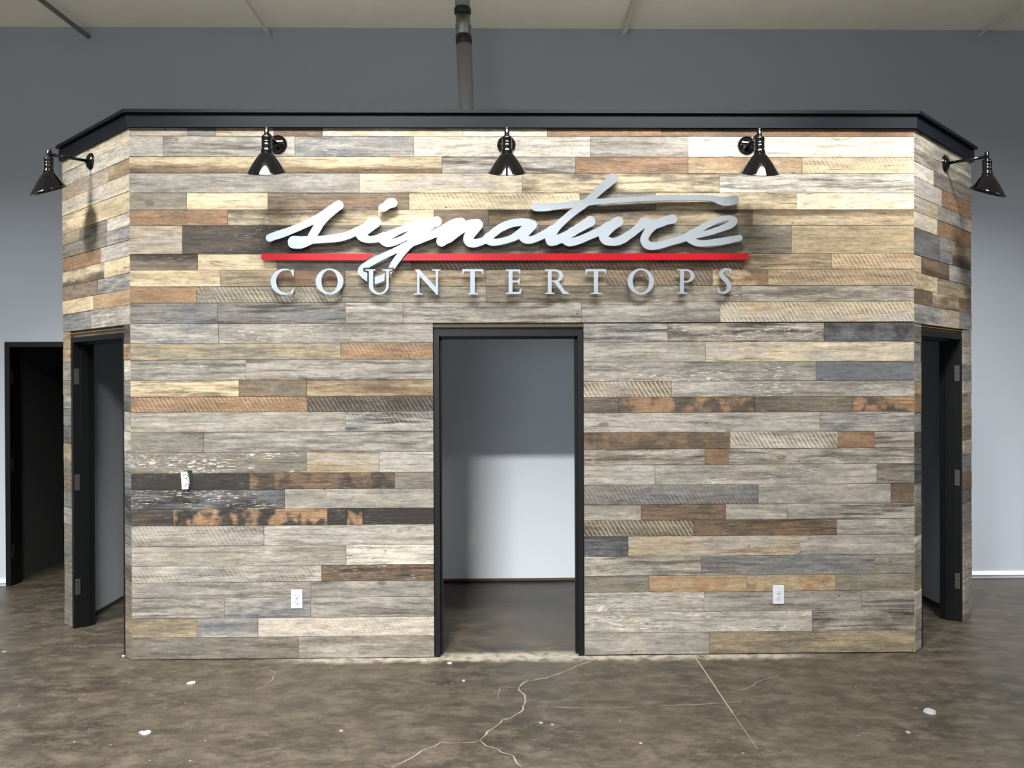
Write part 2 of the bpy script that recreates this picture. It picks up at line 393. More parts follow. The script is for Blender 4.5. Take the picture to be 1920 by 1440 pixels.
UP_Y = [236, 255.5, 294, 325, 362, 393.5, 423.2, 476.6, 506.8, 537.4, 568, 606.5]
UPPER = [
 [(352, 'LT s.3'), (404, 'GS'), (513, 'LT'), (605, 'BD'), (868, 'WT'), (1026, 'CW s.1'), (1240, 'OB'), (1420, 'BD e.6'), (None, 'OB s.2')],
 [(306, 'LL s.1'), (553, 'GL s.7'), (776, 'LS s.6 w.3'), (1107, 'WL s.5'), (1290, 'LG s.6'), (None, 'WW s.1 w.5')],
 [(829, 'CT e-1'), (1079, 'GL s1'), (1290, 'OB s.5'), (1504, 'TO s.3'), (None, 'CT m.6 s.2')],
 [(674, 'LG s.4'), (979, 'CL s.4'), (1349, 'CD s.8'), (None, 'LW s.8 p.2')],
 [(350, 'RN s.3'), (502, 'CC s.15 e-.3'), (767, 'BN s.5'), (1087, 'TC m.8 s.2'), (1230, 'NG'), (1494, 'TC s.5'), (None, 'WC s.12 w.4')],
 [(427, 'OB s.3 p.3'), (708, 'CN s.7 p.3 e.5'), (814, 'CC s.1'), (916, 'BN s.2'), (1095, 'TD s.5 e.7'), (1411, 'TD s.5 e.8'), (None, 'CT e1 s.4')],
 [(342, 'TL s.3'), (581, 'KD s.3'), (1011, 'RN s.7'), (1233, 'DG s.6'), (1484, 'RN s.7'), (None, 'TT s.25')],
 [(371, 'DN e.7'), (520, 'CT s.2'), (771, 'GG s.3'), (1220, 'BD s.4 m.5'), (1394, 'DB m.5'), (1559, 'BT s.5'), (None, 'OT m.7 s.2')],
 [(413, 'CT s.3'), (520, 'NT'), (647, 'BD s.4'), (911, 'NT s.5'), (1137, 'TN s.5'), (1336, 'BD m.3'), (1440, 'TB p1'), (None, 'TB m.4')],
 [(369, 'OB m.2 s.1'), (640, 'RN m.7'), (912, 'RN s.8'), (1180, 'DN s.6'), (1390, 'RN w.3'), (None, 'NL s.5')],
 [(408, 'SG s.6'), (648, 'GS s.9'), (756, 'GL s.6'), (1090, 'LG s.9'), (1350, 'LG s.8'), (None, 'LT m.9 s.3')]]
rows(wf, FRONT, UP_Y, 500, UPPER, 0.0, 2 * HW)
# fine-tuned y values: the lower courses are read beside the left and the right corner
LL_Y = [606.5, 643.5, 674.5, 712.8, 743.3, 772.4, 809.8, 848, 887, 917.3, 954.2, 985, 1022.8, 1060.4, 1091, 1120.5, 1158.2, 1194, 1236]
LL = [
 [(410, 'SL s.3'), (None, 'LG s.5 w.3')],
 [(639, 'RT s.4'), (None, 'BO s.15 m.3')],
 [(461, 'GL s.7 w.3'), (None, 'LG s.8')],
 [(448, 'TC s.9'), (575, 'BN s.2'), (None, 'BT s.3')],
 [(576, 'OB m.5 s.3'), (None, 'DK m.3')],
 [(648, 'LR s.5'), (None, 'SL s1 m.3')],
 [(382, 'RG s.7'), (None, 'GL s.6')],
 [(575, 'GN s.5 w1'), (711, 'TL s.5'), (None, 'LL s.15')],
 [(468, 'KK s.2'), (740, 'KB p.6'), (None, 'NG s.2')],
 [(534, 'KS s.8 w.8'), (None, 'LG s.3')],
 [(325, 'KD'), (614, 'OK p1'), (650, 'KK'), (680, 'KO p1'), (None, 'KK s.1')],
 [(495, 'LG m.4 s.5'), (None, 'LL s.5')],
 [(649, 'LR s.5 w.2'), (None, 'WL s.6 w.7')],
 [(603, 'GL s.5 m.3'), (None, 'DB s1 p.6 w.3')],
 [(583, 'LG s.5'), (None, 'LG s.6')],
 [(421, 'GL s.7'), (583, 'SL s.4'), (None, 'LG s.6')],
 [(370, 'TN s.5'), (484, 'LS s.2'), (None, 'AL s.12 m.3')],
 [(560, 'NG s.5'), (None, 'LN s.4')]]
rows(wf, FRONT, LL_Y, 530, LL, 0.0, FD0)
RR_Y = [606.5, 641.6, 679.4, 715.5, 745.4, 774.6, 811.4, 842.5, 872.5, 910, 947, 976.7, 1006.3, 1044, 1080.5, 1111.5, 1148.7, 1187, 1228]
RR = [
 [(1252, 'SL s.9'), (1545, 'DL s1 w.4'), (None, 'SK s.4 p.5')],
 [(1323, 'LR s.4'), (None, 'CL s.5')],
 [(1530, 'LG s.6 w.5'), (None, 'SS s.1 w0')],
 [(1259, 'LB m1'), (None, 'GL s.4 w.4')],
 [(1160, 'DN'), (1415, 'OD p1 s.1'), (1600, 'DN s.2'), (None, 'DO p1')],
 [(1537, 'LL s.5'), (None, 'SL s.5')],
 [(1369, 'BD p.7'), (1571, 'NL m1 s.2'), (1640, 'BO s.6'), (None, 'NL s.8')],
 [(1322, 'NL s.9 w.4'), (1366, 'BB s.2'), (None, 'NL s.8 w.2')],
 [(1228, 'LL s.4'), (1644, 'LG s.4 w.4'), (None, 'NG s.9')],
 [(1422, 'SG e-.3 s.3 m.3'), (1670, 'LG s.3'), (None, 'BD s.3')],
 [(1202, 'LR s.5'), (1361, 'DB s.5 p.5'), (1476, 'LG s.4'), (None, 'LG s1')],
 [(1300, 'DN m.7'), (1569, 'DB s.7 p.4'), (None, 'GL s.3')],
 [(1178, 'KS s.4'), (1500, 'LT s.5'), (None, 'LG s.5')],
 [(1314, 'RL s.7'), (1640, 'SG s.5'), (None, 'GR s.5')],
 [(1217, 'GN s.3'), (1400, 'TO p.3 s.3'), (1567, 'OT p.8 s.2'), (None, 'RN s.3')],
 [(1320, 'LL s.6 w.6'), (1615, 'LG s.6'), (None, 'LG s.7')],
 [(1522, 'LL s.5 w.6'), (None, 'LD s1')],
 [(1330, 'LG s.4'), (None, 'TN s.5')]]
rows(wf, FRONT, RR_Y, 1100, RR, FD1, 2 * HW)

SL_Y = [236, 264, 294.6, 324, 357, 396, 421, 449, 479, 511, 541, 570.6, 608]
SLR = [
 [(None, 'WC s.2')], [(160, 'LW s.3'), (None, 'LW s.2')], [(203, 'LT s.3'), (None, 'TB s.2')], [(None, 'CL s.2')], [(160, 'TC s.4'), (None, 'CT s.3')],
 [(150, 'TN s.4'), (201, 'NG s.4'), (None, 'LW s.8')], [(201, 'GN s.5'), (None, 'LS s.6')], [(189, 'OB s.3'), (None, 'LL s.2')],
 [(196, 'CN s.4 e-.7'), (None, 'CT s.2')], [(184, 'BN s.4'), (None, 'SL s.5')], [(175, 'CT s.2'), (None, 'TO s.2')], [(172, 'SG s.4'), (None, 'GL s.3')]]
# near door stile: read at the corner, the far one continues the same courses
rows(wl, LEFT, SL_Y, 246, SLR, 0.0, L_SIDE)
SR_Y = [238, 278, 302, 331, 366, 395, 426, 477, 510, 541, 569, 606]
SRR = [
 [(None, 'WG s.6')], [(1745, 'LG s.7'), (None, 'LN s.5')], [(1750, 'WL s.2'), (None, 'NG s.5')], [(1765, 'LL s.2'), (None, 'BO s.3')], [(1757, 'LT s.3'), (None, 'LG s.4')],
 [(1757, 'CL s.3'), (None, 'OB s.2')], [(1762, 'SD s.5'), (1785, 'GS'), (None, 'TN e-.7')], [(1727, 'CT s.1'), (1780, 'BD s.4 e-.5'), (None, 'LS s.3')],
 [(1757, 'TC s.3'), (None, 'TN s.5')], [(1749, 'BD s.3'), (1797, 'CB e-.6'), (None, 'DB')], [(1765, 'SL s.5'), (1798, 'LT s.2'), (None, 'GS s.3')]]
rows(wr, RIGHT_F, SR_Y, 1714, SRR, 0.0, L_SIDE)
def stile(parent, face, ys, xref, codes, s0, s1):
    rows(parent, face, ys, xref, [[(None, c)] for c in codes], s0, s1)
st1 = ['KD', 'BT', 'LW', 'SG', 'SK', 'LR', 'WG', 'SL', 'GS', 'KS', 'SK', 'GS', 'LG', 'GD', 'NG', 'GN', 'NT', 'GN']
st2 = ['BT', 'TB', 'LG', 'RG', 'GL', 'SG', 'SD', 'TN', 'NG', 'BN', 'SG', 'LS', 'RG', 'SG', 'GN', 'RG', 'NG', 'GR']
stile(wl, LEFT, [608] + LL_Y[1:-1] + [1238], 247, st1, LD1, L_SIDE)
stile(wl, LEFT, [608] + LL_Y[1:-1] + [1238], 247, st2, 0.0, LD0)
st3 = ['RD', 'LG', 'LG', 'BT', 'OB', 'LR', 'KD', 'SD', 'KS', 'LG', 'GN', 'BN', 'WG', 'LG', 'TN', 'LW', 'LR', 'LG']
st4 = ['RG', 'LR', 'SG', 'LG', 'LG', 'TN', 'BD', 'LR', 'SG', 'BD', 'SD', 'GD', 'RG', 'LG', 'LR', 'GL', 'LG', 'LG']
stile(wr, RIGHT_F, RR_Y, 1712, st3, 0.0, RD0)
stile(wr, RIGHT_F, RR_Y, 1712, st4, RD1, L_SIDE)

# block sides, partitions, lid
def boxobj(name, dims, m, kind='structure', bev=0.0, parent=None):
    bm = bmesh.new(); box(bm, *dims)
    if bev: bevel_all(bm, bev)
    return mesh_obj(name, bm, m, parent, kind)
XS = HW + AA
boxobj('wall_block_left', (-XS, -XS + 0.12, AA + 0.09, YB - 0.002, 0, HT - 0.01), M_SIDE)
boxobj('wall_block_right', (XS - 0.12, XS, AA + 0.09, YB - 0.002, 0, HT - 0.01), M_SIDE)
boxobj('wall_partition_left', (-1.50, -1.38, WT + 0.001, YB - 0.002, 0, HT - 0.01), M_INNER)
boxobj('wall_partition_right', (1.42, 1.54, WT + 0.001, YB - 0.002, 0, HT - 0.01), M_INNER)
bm = bmesh.new()
pts = [(-HW - 0.005, 0.02), (HW + 0.005, 0.02), (XS - 0.02, AA + 0.01), (XS - 0.02, YB - 0.002), (-XS + 0.02, YB - 0.002), (-XS + 0.02, AA + 0.01)]
a = [bm.verts.new((x, y, HT - 0.009)) for x, y in pts]; b = [bm.verts.new((x, y, HT + 0.03)) for x, y in pts]
bm.faces.new(a[::-1]); bm.faces.new(b)
for i in range(6): bm.faces.new((a[i], a[(i + 1) % 6], b[(i + 1) % 6], b[i]))
lid = mesh_obj('ceiling_block', bm, M_INNER, None, 'structure')
lid.data.materials.append(M_LID)
for p in lid.data.polygons:
    if p.normal.z > 0.5: p.material_index = 1

# ------------------------------------------------------------------ black cornice
def path_prism(bm, out0, out1, z0, z1):
    """a band following the three faces; out0/out1 distances in front of the wall"""
    def line(o):
        k = math.tan(math.radians(22.5)) * o
        return [(-XS - o * R2 - 0.0, AA - o * R2 + 0.0), (-HW - k, -o), (HW + k, -o), (XS + o * R2, AA - o * R2)]
    i, e = line(out0), line(out1)
    quads = []
    for seg in range(3):
        P = [i[seg], i[seg + 1], e[seg + 1], e[seg]]
        lo = [bm.verts.new((x, y, z0)) for x, y in P]; hi = [bm.verts.new((x, y, z1)) for x, y in P]
        bm.faces.new(lo[::-1]); bm.faces.new(hi)
        for q in range(4): bm.faces.new((lo[q], lo[(q + 1) % 4], hi[(q + 1) % 4], hi[q]))
ZT0 = FRONT.sz(960, 239, 0.024)[1]; ZT1 = FRONT.sz(960, 216, 0.024)[1]; ZT2 = FRONT.sz(960, 211.5, 0.046)[1]; ZT3 = FRONT.sz(960, 205.2, 0.046)[1]
bm = bmesh.new(); path_prism(bm, -0.05, 0.024, ZT0, ZT1 + 0.001)
tr = mesh_obj('trim_1', bm, M_TRIM, None, 'structure')
bm = bmesh.new(); path_prism(bm, -0.05, 0.016, ZT1 + 0.001, ZT2)
mesh_obj('trim_recess', bm, M_TRIM, tr)
def cap(x0, x1, left, right):
    bm = bmesh.new(); path_prism(bm, -0.07, 0.046, ZT2, ZT3)
    return mesh_obj('trim_cap', bm, M_TRIM, tr)
cap(0, 0, 0, 0)

# ------------------------------------------------------------------ door frames
def door_frame(name, face, s0, s1, zt, hinge_side):
    e = empty(name, (0, 0, 0)); e['kind'] = 'structure'; e.matrix_world = face.M
    fw, top = 0.038, 0.030
    for (a, b, sgn) in ((s0 + 0.004, s0 + fw, 1), (s1 - fw, s1 - 0.004, -1)):
        bm = bmesh.new(); box(bm, a, b, 0.004, WT + 0.012, 0.0, zt - top - 0.036)
        st = (b, b + 0.014) if sgn > 0 else (a - 0.014, a)
        box(bm, st[0], st[1], 0.055, WT - 0.03, 0.0, zt - top - 0.04)
        mesh_obj('jamb', bm, M_FRAME, e)
    bm = bmesh.new(); box(bm, s0 + 0.004, s1 - 0.004, 0.004, WT + 0.012, zt - top - 0.036, zt - top)
    box(bm, s0 + fw, s1 - fw, 0.055, WT - 0.03, zt - top - 0.052, zt - top - 0.036)
    mesh_obj('head', bm, M_FRAME, e)
    # raw shim strips between frame and planks
    bm = bmesh.new(); box(bm, s0, s1, 0.03, WT - 0.01, zt - top + 0.001, zt - 0.001); mesh_obj('shim_board', bm, M_SUB if hinge_side else M_FRAME, e)
    bm = bmesh.new(); box(bm, s0, s1, 0.001, 0.008, zt - 0.005, zt - 0.001)
    mesh_obj('edge_strip', bm, M_SUB, e)
    if hinge_side:
        for z in (0.30, 1.06, 1.83):
            x = s0 + fw if hinge_side > 0 else s1 - fw
            bm = bmesh.new(); box(bm, x - 0.001 if hinge_side > 0 else x - 0.003, x + 0.003 if hinge_side > 0 else x + 0.001, 0.012, 0.046, z - 0.057, z + 0.057)
            h = mesh_obj('hinge_plate', bm, M_HINGE, e); h['label'] = 'bare steel hinge plate'
            for dz in (-0.035, 0.0, 0.035):
                bm = bmesh.new(); lathe(bm, [(0.005, -0.001), (0.005, 0.0015)], 8, Matrix.Translation((x + 0.003 * hinge_side, 0.03, z + dz)) @ Matrix.Rotation(math.pi / 2, 4, 'Y'))
                mesh_obj('screw_hole', bm, M_HOLE, h)
    return e
door_frame('door_1', FRONT, FD0, FD1, FZ, 0)
door_frame('door_2', LEFT, LD0, LD1, LZ, 1)
door_frame('door_3', RIGHT_F, RD0, RD1, RZ, -1)

# ------------------------------------------------------------------ room shell
bm = bmesh.new(); bmesh.ops.create_grid(bm, x_segments=1, y_segments=1, size=0.5)
bmesh.ops.transform(bm, matrix=Matrix.Diagonal((ROOM_X1 - ROOM_X0 + 0.4, 18, 1, 1)), verts=bm.verts[:])
r = bmesh.ops.extrude_face_region(bm, geom=bm.faces[:])
bmesh.ops.translate(bm, vec=(0, 0, -0.1), verts=[v for v in r['geom'] if isinstance(v, bmesh.types.BMVert)])
fl = mesh_obj('floor', bm, M_FLOOR, None, 'structure'); fl.location = (0, -3.5, 0)
boxobj('ceiling', (ROOM_X0, ROOM_X1, ROOM_Y0, YB + 0.15, ZC, ZC + 0.1), M_CEIL)
# back wall with the dark doorway at the far left
BN = (0, 1.0, 0)
DBX0 = hit(11, 900, (0, YB, 0), BN)[0]; DBZ = hit(60, 641, (0, YB, 0), BN)[2]; DBX1 = DBX0 + 0.98
bm = bmesh.new()
box(bm, ROOM_X0, DBX0, YB, YB + 0.15, 0, ZC); box(bm, DBX1, ROOM_X1, YB, YB + 0.15, 0, ZC); box(bm, DBX0, DBX1, YB, YB + 0.15, DBZ, ZC)
mesh_obj('wall_back', bm, M_BACKWALL, None, 'structure')
e = empty('door_4', (0, YB, 0)); e['kind'] = 'structure'
for a, b in ((DBX0 + 0.001, DBX0 + 0.045), (DBX1 - 0.045, DBX1 - 0.001)):
    bm = bmesh.new(); box(bm, a, b, -0.012, 0.16, 0, DBZ - 0.04); mesh_obj('jamb', bm, M_FRAME, e)
bm = bmesh.new(); box(bm, DBX0 + 0.001, DBX1 - 0.001, -0.012, 0.16, DBZ - 0.045, DBZ - 0.001); mesh_obj('head', bm, M_FRAME, e)
for z in (0.30, 1.06, 1.83):
    bm = bmesh.new(); box(bm, DBX0 + 0.045, DBX0 + 0.048, 0.01, 0.045, z - 0.057, z + 0.057); mesh_obj('hinge_plate', bm, M_BAND, e)
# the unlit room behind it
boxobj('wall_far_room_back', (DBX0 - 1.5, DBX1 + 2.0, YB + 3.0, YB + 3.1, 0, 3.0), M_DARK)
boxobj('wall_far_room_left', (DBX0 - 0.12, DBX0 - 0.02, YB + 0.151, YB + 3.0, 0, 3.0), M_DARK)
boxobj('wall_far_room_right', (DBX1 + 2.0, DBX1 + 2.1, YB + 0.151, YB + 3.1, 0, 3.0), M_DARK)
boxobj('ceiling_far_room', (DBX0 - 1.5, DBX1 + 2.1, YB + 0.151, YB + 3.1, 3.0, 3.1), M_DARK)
# outer walls, and the rear wall with an added opening for the fill
boxobj('wall_left', (ROOM_X0 - 0.15, ROOM_X0, ROOM_Y0, YB + 0.15, 0, ZC + 0.1), M_ROOM)
boxobj('wall_right', (ROOM_X1, ROOM_X1 + 0.15, ROOM_Y0, YB + 0.15, 0, ZC + 0.1), M_ROOM)
bm = bmesh.new()
box(bm, ROOM_X0 - 0.15, -5.0, ROOM_Y0 - 0.15, ROOM_Y0, 0, ZC + 0.1); box(bm, 1.0, ROOM_X1 + 0.15, ROOM_Y0 - 0.15, ROOM_Y0, 0, ZC + 0.1)
box(bm, -5.0, 1.0, ROOM_Y0 - 0.15, ROOM_Y0, 0, 0.3); box(bm, -5.0, 1.0, ROOM_Y0 - 0.15, ROOM_Y0, 2.7, ZC + 0.1)
mesh_obj('wall_rear', bm, M_ROOM, None, 'structure')
wn = empty('fill_window_1', (0, ROOM_Y0, 0)); wn['kind'] = 'structure'  # added window, frames the rear fill light
for x in (-4.97, -3.0, -1.0, 0.97):
    bm = bmesh.new(); box(bm, x - 0.03, x + 0.03, -0.12, -0.04, 0.3, 2.7); mesh_obj('mullion', bm, M_FRAME, wn)

# base strips at the back wall
boxobj('baseboard_right', (XS + 0.01, ROOM_X1, YB - 0.012, YB, 0.028, 0.062), M_WHITE)
boxobj('baseboard_left', (ROOM_X0, DBX0 - 0.001, YB - 0.012, YB, 0.028, 0.062), M_WHITE)
boxobj('wall_block_pale_liner', (-1.375, 1.415, YB - 0.0035, YB - 0.0002, 0.033, HT - 0.012), M_INNER)  # added pale liner, keeps the back wall bright inside the doorway
boxobj('baseboard_centre', (-1.37, 1.41, YB - 0.008, YB, 0.012, 0.032), M_SUB)
boxobj('baseboard_gap', (-1.37, 1.41, YB - 0.004, YB, 0.0, 0.012), M_HOLE)
boxobj('baseboard_side_left', (-XS + 0.12, -XS + 0.125, AA + 0.2, YB - 0.01, 0.0, 0.03), M_HOLE)
boxobj('baseboard_side_right', (XS - 0.125, XS - 0.12, AA + 0.2, YB - 0.01, 0.0, 0.03), M_HOLE)

# ------------------------------------------------------------------ floor cracks and the saw-cut joint
def strip(name, pts, wid, m, parent, z=0.0006, jag=0.0, step=0.03):
    P = [floor_pt(x, y)[:2] for x, y in pts]
    Q = [P[0]]
    for a, b in zip(P[:-1], P[1:]):
        n = max(1, int(np.linalg.norm(b - a) / step))
        for i in range(1, n + 1):
            q = a + (b - a) * i / n
            if jag and i < n: q = q + np.array([random.uniform(-jag, jag), random.uniform(-jag, jag)])
            Q.append(q)
    bm = bmesh.new(); prev = None
    for i, q in enumerate(Q):
        d = Q[min(i + 1, len(Q) - 1)] - Q[max(i - 1, 0)]; d = d / (np.linalg.norm(d) + 1e-9); n = np.array([-d[1], d[0]])
        ww = wid * (random.uniform(0.35, 1.5) if jag else 1.0) / 2
        if i in (0, len(Q) - 1) and jag: ww *= 0.2
        a = bm.verts.new((*(q + n * ww), z)); b = bm.verts.new((*(q - n * ww), z))
        c = bm.verts.new((*(q - n * ww * 0.8), 0.0)); c2 = bm.verts.new((*(q + n * ww * 0.8), 0.0))
        if prev: bm.faces.new((prev[0], a, b, prev[1]))
        prev = (a, b)
    bmesh.ops.delete(bm, geom=[v for v in bm.verts if not v.link_faces], context='VERTS')
    o = mesh_obj(name, bm, m, None)
    o.parent = parent; o.matrix_parent_inverse = Matrix.Translation((0, 3.5, 0))
    return o
def zz(lst, ox, oy, s): return [(ox + x / s, oy + y / s) for x, y in lst]
O5 = (640, 1060, 3.0)
strip('crack', zz([(1440, 530), (1340, 560), (1250, 600), (1150, 635), (1050, 650), (1015, 668), (997, 690), (1010, 712), (1035, 735), (1030, 780), (1010, 825), (960, 855), (905, 870), (870, 905), (820, 935), (800, 965), (778, 985)], *O5), 0.0075, M_CRACK, fl, jag=0.006)
strip('crack', zz([(778, 985), (815, 1015), (875, 1030), (900, 1052), (965, 1070), (985, 1110), (1020, 1139)], *O5), 0.006, M_CRACK, fl, jag=0.006)
strip('crack', zz([(778, 990), (700, 998), (620, 1000), (565, 993), (530, 1015), (450, 1045), (400, 1080), (360, 1100), (280, 1135)], *O5), 0.005, M_CRACK, fl, jag=0.006)
strip('crack', zz([(997, 690), (940, 685), (893, 682), (880, 740)], *O5), 0.004, M_CRACK, fl, jag=0.003)
strip('crack', [(1040, 1326), (1070, 1327), (1130, 1328), (1190, 1326)], 0.004, M_CRACK, fl)
strip('crack', [(1245, 1323), (1330, 1320), (1392, 1315)], 0.004, M_CRACK, fl)
strip('crack', zz([(265, 715), (340, 700), (390, 680), (408, 655), (470, 640), (540, 615)], 1280, 1060, 3.0), 0.0035, M_CRACK, fl, jag=0.006)
strip('crack', zz([(1415, 590), (1500, 575), (1550, 600), (1535, 640), (1490, 680), (1430, 700)], 0, 1060, 3.0), 0.0035, M_CRACK, fl, jag=0.006)
strip('saw_cut', [(1299, 1226), (1319, 1255), (1343, 1291), (1374, 1337)], 0.0075, M_CRACK, fl)
strip('saw_cut', [(1374, 1337), (1409, 1388), (1450, 1448)], 0.007, M_CUT, fl)
strip('saw_cut', [(1372, 1335), (1400, 1375), (1420, 1404)], 0.003, M_CRACK, fl, z=0.001)

# ------------------------------------------------------------------ implicit outlines for the lettering
def grid(x0, y0, x1, y1, r):
    xs = np.arange(x0, x1 + r, r); ys = np.arange(y0, y1 + r, r)
    X, Y = np.meshgrid(xs, ys); return xs, ys, X, Y
def capsule(X, Y, a, b, ra, rb):
    ax, ay = a; bx, by = b; dx, dy = bx - ax, by - ay
    L = dx * dx + dy * dy + 1e-9
    t = np.clip(((X - ax) * dx + (Y - ay) * dy) / L, 0, 1)
    return np.hypot(X - ax - t * dx, Y - ay - t * dy) - (ra + (rb - ra) * t)
def spline(pts, n=6):
    P = [np.array(p, float) for p in pts]; out = []
    if len(P) < 3: return P
    for i in range(len(P) - 1):
        p0 = P[max(i - 1, 0)]; p1 = P[i]; p2 = P[i + 1]; p3 = P[min(i + 2, len(P) - 1)]
        for k in range(n):
            t = k / n
            out.append(0.5 * ((2 * p1) + (-p0 + p2) * t + (2 * p0 - 5 * p1 + 4 * p2 - p3) * t * t + (-p0 + 3 * p1 - 3 * p2 + p3) * t ** 3))
    out.append(P[-1]); return out
def stroke(X, Y, pts):
    D = np.full(X.shape, 1e3); Q = spline(pts)
    for a, b in zip(Q[:-1], Q[1:]): D = np.minimum(D, capsule(X, Y, a[:2], b[:2], a[2], b[2]))
    return D
def poly(X, Y, pts):
    d = np.full(X.shape, 1e9); s = np.ones(X.shape); n = len(pts)
    for i in range(n):
        vi = np.array(pts[i], float); vj = np.array(pts[i - 1], float); e = vj - vi
        wx, wy = X - vi[0], Y - vi[1]
        t = np.clip((wx * e[0] + wy * e[1]) / (e @ e + 1e-12), 0, 1)
        d = np.minimum(d, (wx - e[0] * t) ** 2 + (wy - e[1] * t) ** 2)
        c1 = Y >= vi[1]; c2 = Y < vj[1]; c3 = e[0] * wy > e[1] * wx
        fl_ = (c1 & c2 & c3) | (~c1 & ~c2 & ~c3); s = np.where(fl_, -s, s)
    return s * np.sqrt(d)
def ell(X, Y, cx, cy, a, b):
    k = np.hypot((X - cx) / a, (Y - cy) / b); return (k - 1) * min(a, b)
def contours(xs, ys, D):
    """marching squares -> closed loops in px"""
    D = np.where(D == 0, 1e-6, D)
    ins = D < 0; H, Wd = D.shape; seg = {}
    def ph(i, j): a, b = D[j, i], D[j, i + 1]; return ('h', i, j), (xs[i] + (xs[1] - xs[0]) * a / (a - b), ys[j])
    def pv(i, j): a, b = D[j, i], D[j + 1, i]; return ('v', i, j), (xs[i], ys[j] + (ys[1] - ys[0]) * a / (a - b))
    code = ins[:-1, :-1] * 1 + ins[:-1, 1:] * 2 + ins[1:, 1:] * 4 + ins[1:, :-1] * 8
    pos = {}
    for j, i in zip(*np.nonzero((code > 0) & (code < 15))):
        c = code[j, i]
        T = ph(i, j); B = ph(i, j + 1) if True else None; L = pv(i, j); R = pv(i + 1, j)
        tab = {1: [(L, T)], 2: [(T, R)], 3: [(L, R)], 4: [(R, B)], 5: [(L, T), (R, B)], 6: [(T, B)], 7: [(L, B)], 8: [(B, L)], 9: [(B, T)], 10: [(B, L), (T, R)],
               11: [(B, R)], 12: [(R, L)], 13: [(R, T)], 14: [(T, L)]}
        for a, b in tab[int(c)]:
            seg[a[0]] = b[0]; pos[a[0]] = a[1]; pos[b[0]] = b[1]
    loops = []
    while seg:
        k0 = next(iter(seg)); k = k0; lp = []
        while k in seg:
            lp.append(pos[k]); k = seg.pop(k)
        if len(lp) > 8: loops.append(lp)
    return loops
def simplify(lp, tol):
    P = np.array(lp); n = len(P)
    def dp(i, j):
        if j <= i + 1: return []
        a, b = P[i], P[j % n]; d = b - a; L = np.hypot(*d) + 1e-9
        q = P[i + 1:j]; dist = np.abs(d[0] * (q[:, 1] - a[1]) - d[1] * (q[:, 0] - a[0])) / L
        k = int(np.argmax(dist))
        if dist[k] < tol: return []
        k = i + 1 + k
        return dp(i, k) + [k] + dp(k, j)
    far = int(np.argmax(np.hypot(P[:, 0] - P[0, 0], P[:, 1] - P[0, 1])))
    idx = [0] + dp(0, far) + [far] + dp(far, n)
    return [tuple(P[i]) for i in idx]
OUT, THK = 0.046, 0.014
def sign_piece(name, fn, bb, m, label, cat, group=None, tol=0.10, res=0.5, out=OUT, pins=()):
    xs, ys, X, Y = grid(*bb, res)
    loops = [simplify(l, tol) for l in contours(xs, ys, fn(X, Y))]
    cu = bpy.data.curves.new('tmp', 'CURVE'); cu.dimensions = '2D'; cu.fill_mode = 'BOTH'; cu.extrude = THK / 2
    allp = []
    for l in loops:
        sp = cu.splines.new('POLY'); sp.points.add(len(l) - 1); sp.use_cyclic_u = True
        for i, (x, y) in enumerate(l):
            s, z = FRONT.sz(x, y, out); sp.points[i].co = (s - HW, z, 0, 1); allp.append((s - HW, z))
    co = bpy.data.objects.new('tmp', cu); me = bpy.data.meshes.new_from_object(co)
    A = np.array(allp); cx = (A[:, 0].min() + A[:, 0].max()) / 2; cz = A[:, 1].min()
    me.transform(Matrix.Translation((cx * 0, 0, 0)) @ Matrix.Rotation(math.pi / 2, 4, 'X'))
    me.transform(Matrix.Translation((-cx, 0, -cz)))
    me.name = name; set_mat(me, m)
    bpy.data.objects.remove(co); bpy.data.curves.remove(cu)
    e = empty(name, (cx, -out + THK / 2, cz)); tag(e, label, cat, group)
    f = new_obj('face_plate', me, e)
    for (px, py) in pins:
        s, z = FRONT.sz(px, py, out)
        bm = bmesh.new()
        lathe(bm, [(0.004, 0.0), (0.004, out - THK - 0.0005)], 10, Matrix.Translation((s - HW - cx, THK / 2, z - cz)) @ Matrix.Rotation(-math.pi / 2, 4, 'X'))
        mesh_obj('mounting_pin', bm, M_STEEL, e)
    return e

# capitals of the lower line ---------------------------------------------------------------
def rect(X, Y, x0, y0, x1, y1): return np.maximum(np.maximum(x0 - X, X - x1), np.maximum(y0 - Y, Y - y1))
def U_(*a): 
    r = a[0]
    for q in a[1:]: r = np.minimum(r, q)
    return r
def serif(X, Y, x0, x1, y, up, s0, s1):
    """flat foot with bracketed sides; up = -1 when the stem rises from it"""
    h = 1.9; k = 3.4
    return poly(X, Y, [(x0, y), (x1, y), (x1, y + up * h), (s1, y + up * (h + 0.7) + up * 0.4), (s1, y + up * (h + k)), (s0, y + up * (h + k)), (s0, y + up * (h + 1.1)), (x0, y + up * h)])
def g_C(X, Y):
    o = np.maximum(ell(X, Y, 533, 528.2, 25.5, 24.4), -ell(X, Y, 537.3, 528, 19.8, 21.6))
    o = np.maximum(o, X - 549.0)
    return U_(o, poly(X, Y, [(546.6, 505.6), (550.6, 505.2), (551.0, 517.5), (549.2, 517.5), (545.5, 509.5)]), poly(X, Y, [(545.0, 547.4), (550.6, 539.8), (551.6, 540.4), (549.2, 550.3), (545, 551)]))
def g_O(x0, x1, i0, i1):
    def f(X, Y): return np.maximum(ell(X, Y, (x0 + x1) / 2, 527.8, (x1 - x0) / 2, 24.3), -ell(X, Y, (i0 + i1) / 2, 527.6, (i1 - i0) / 2, 21.4))
    return f
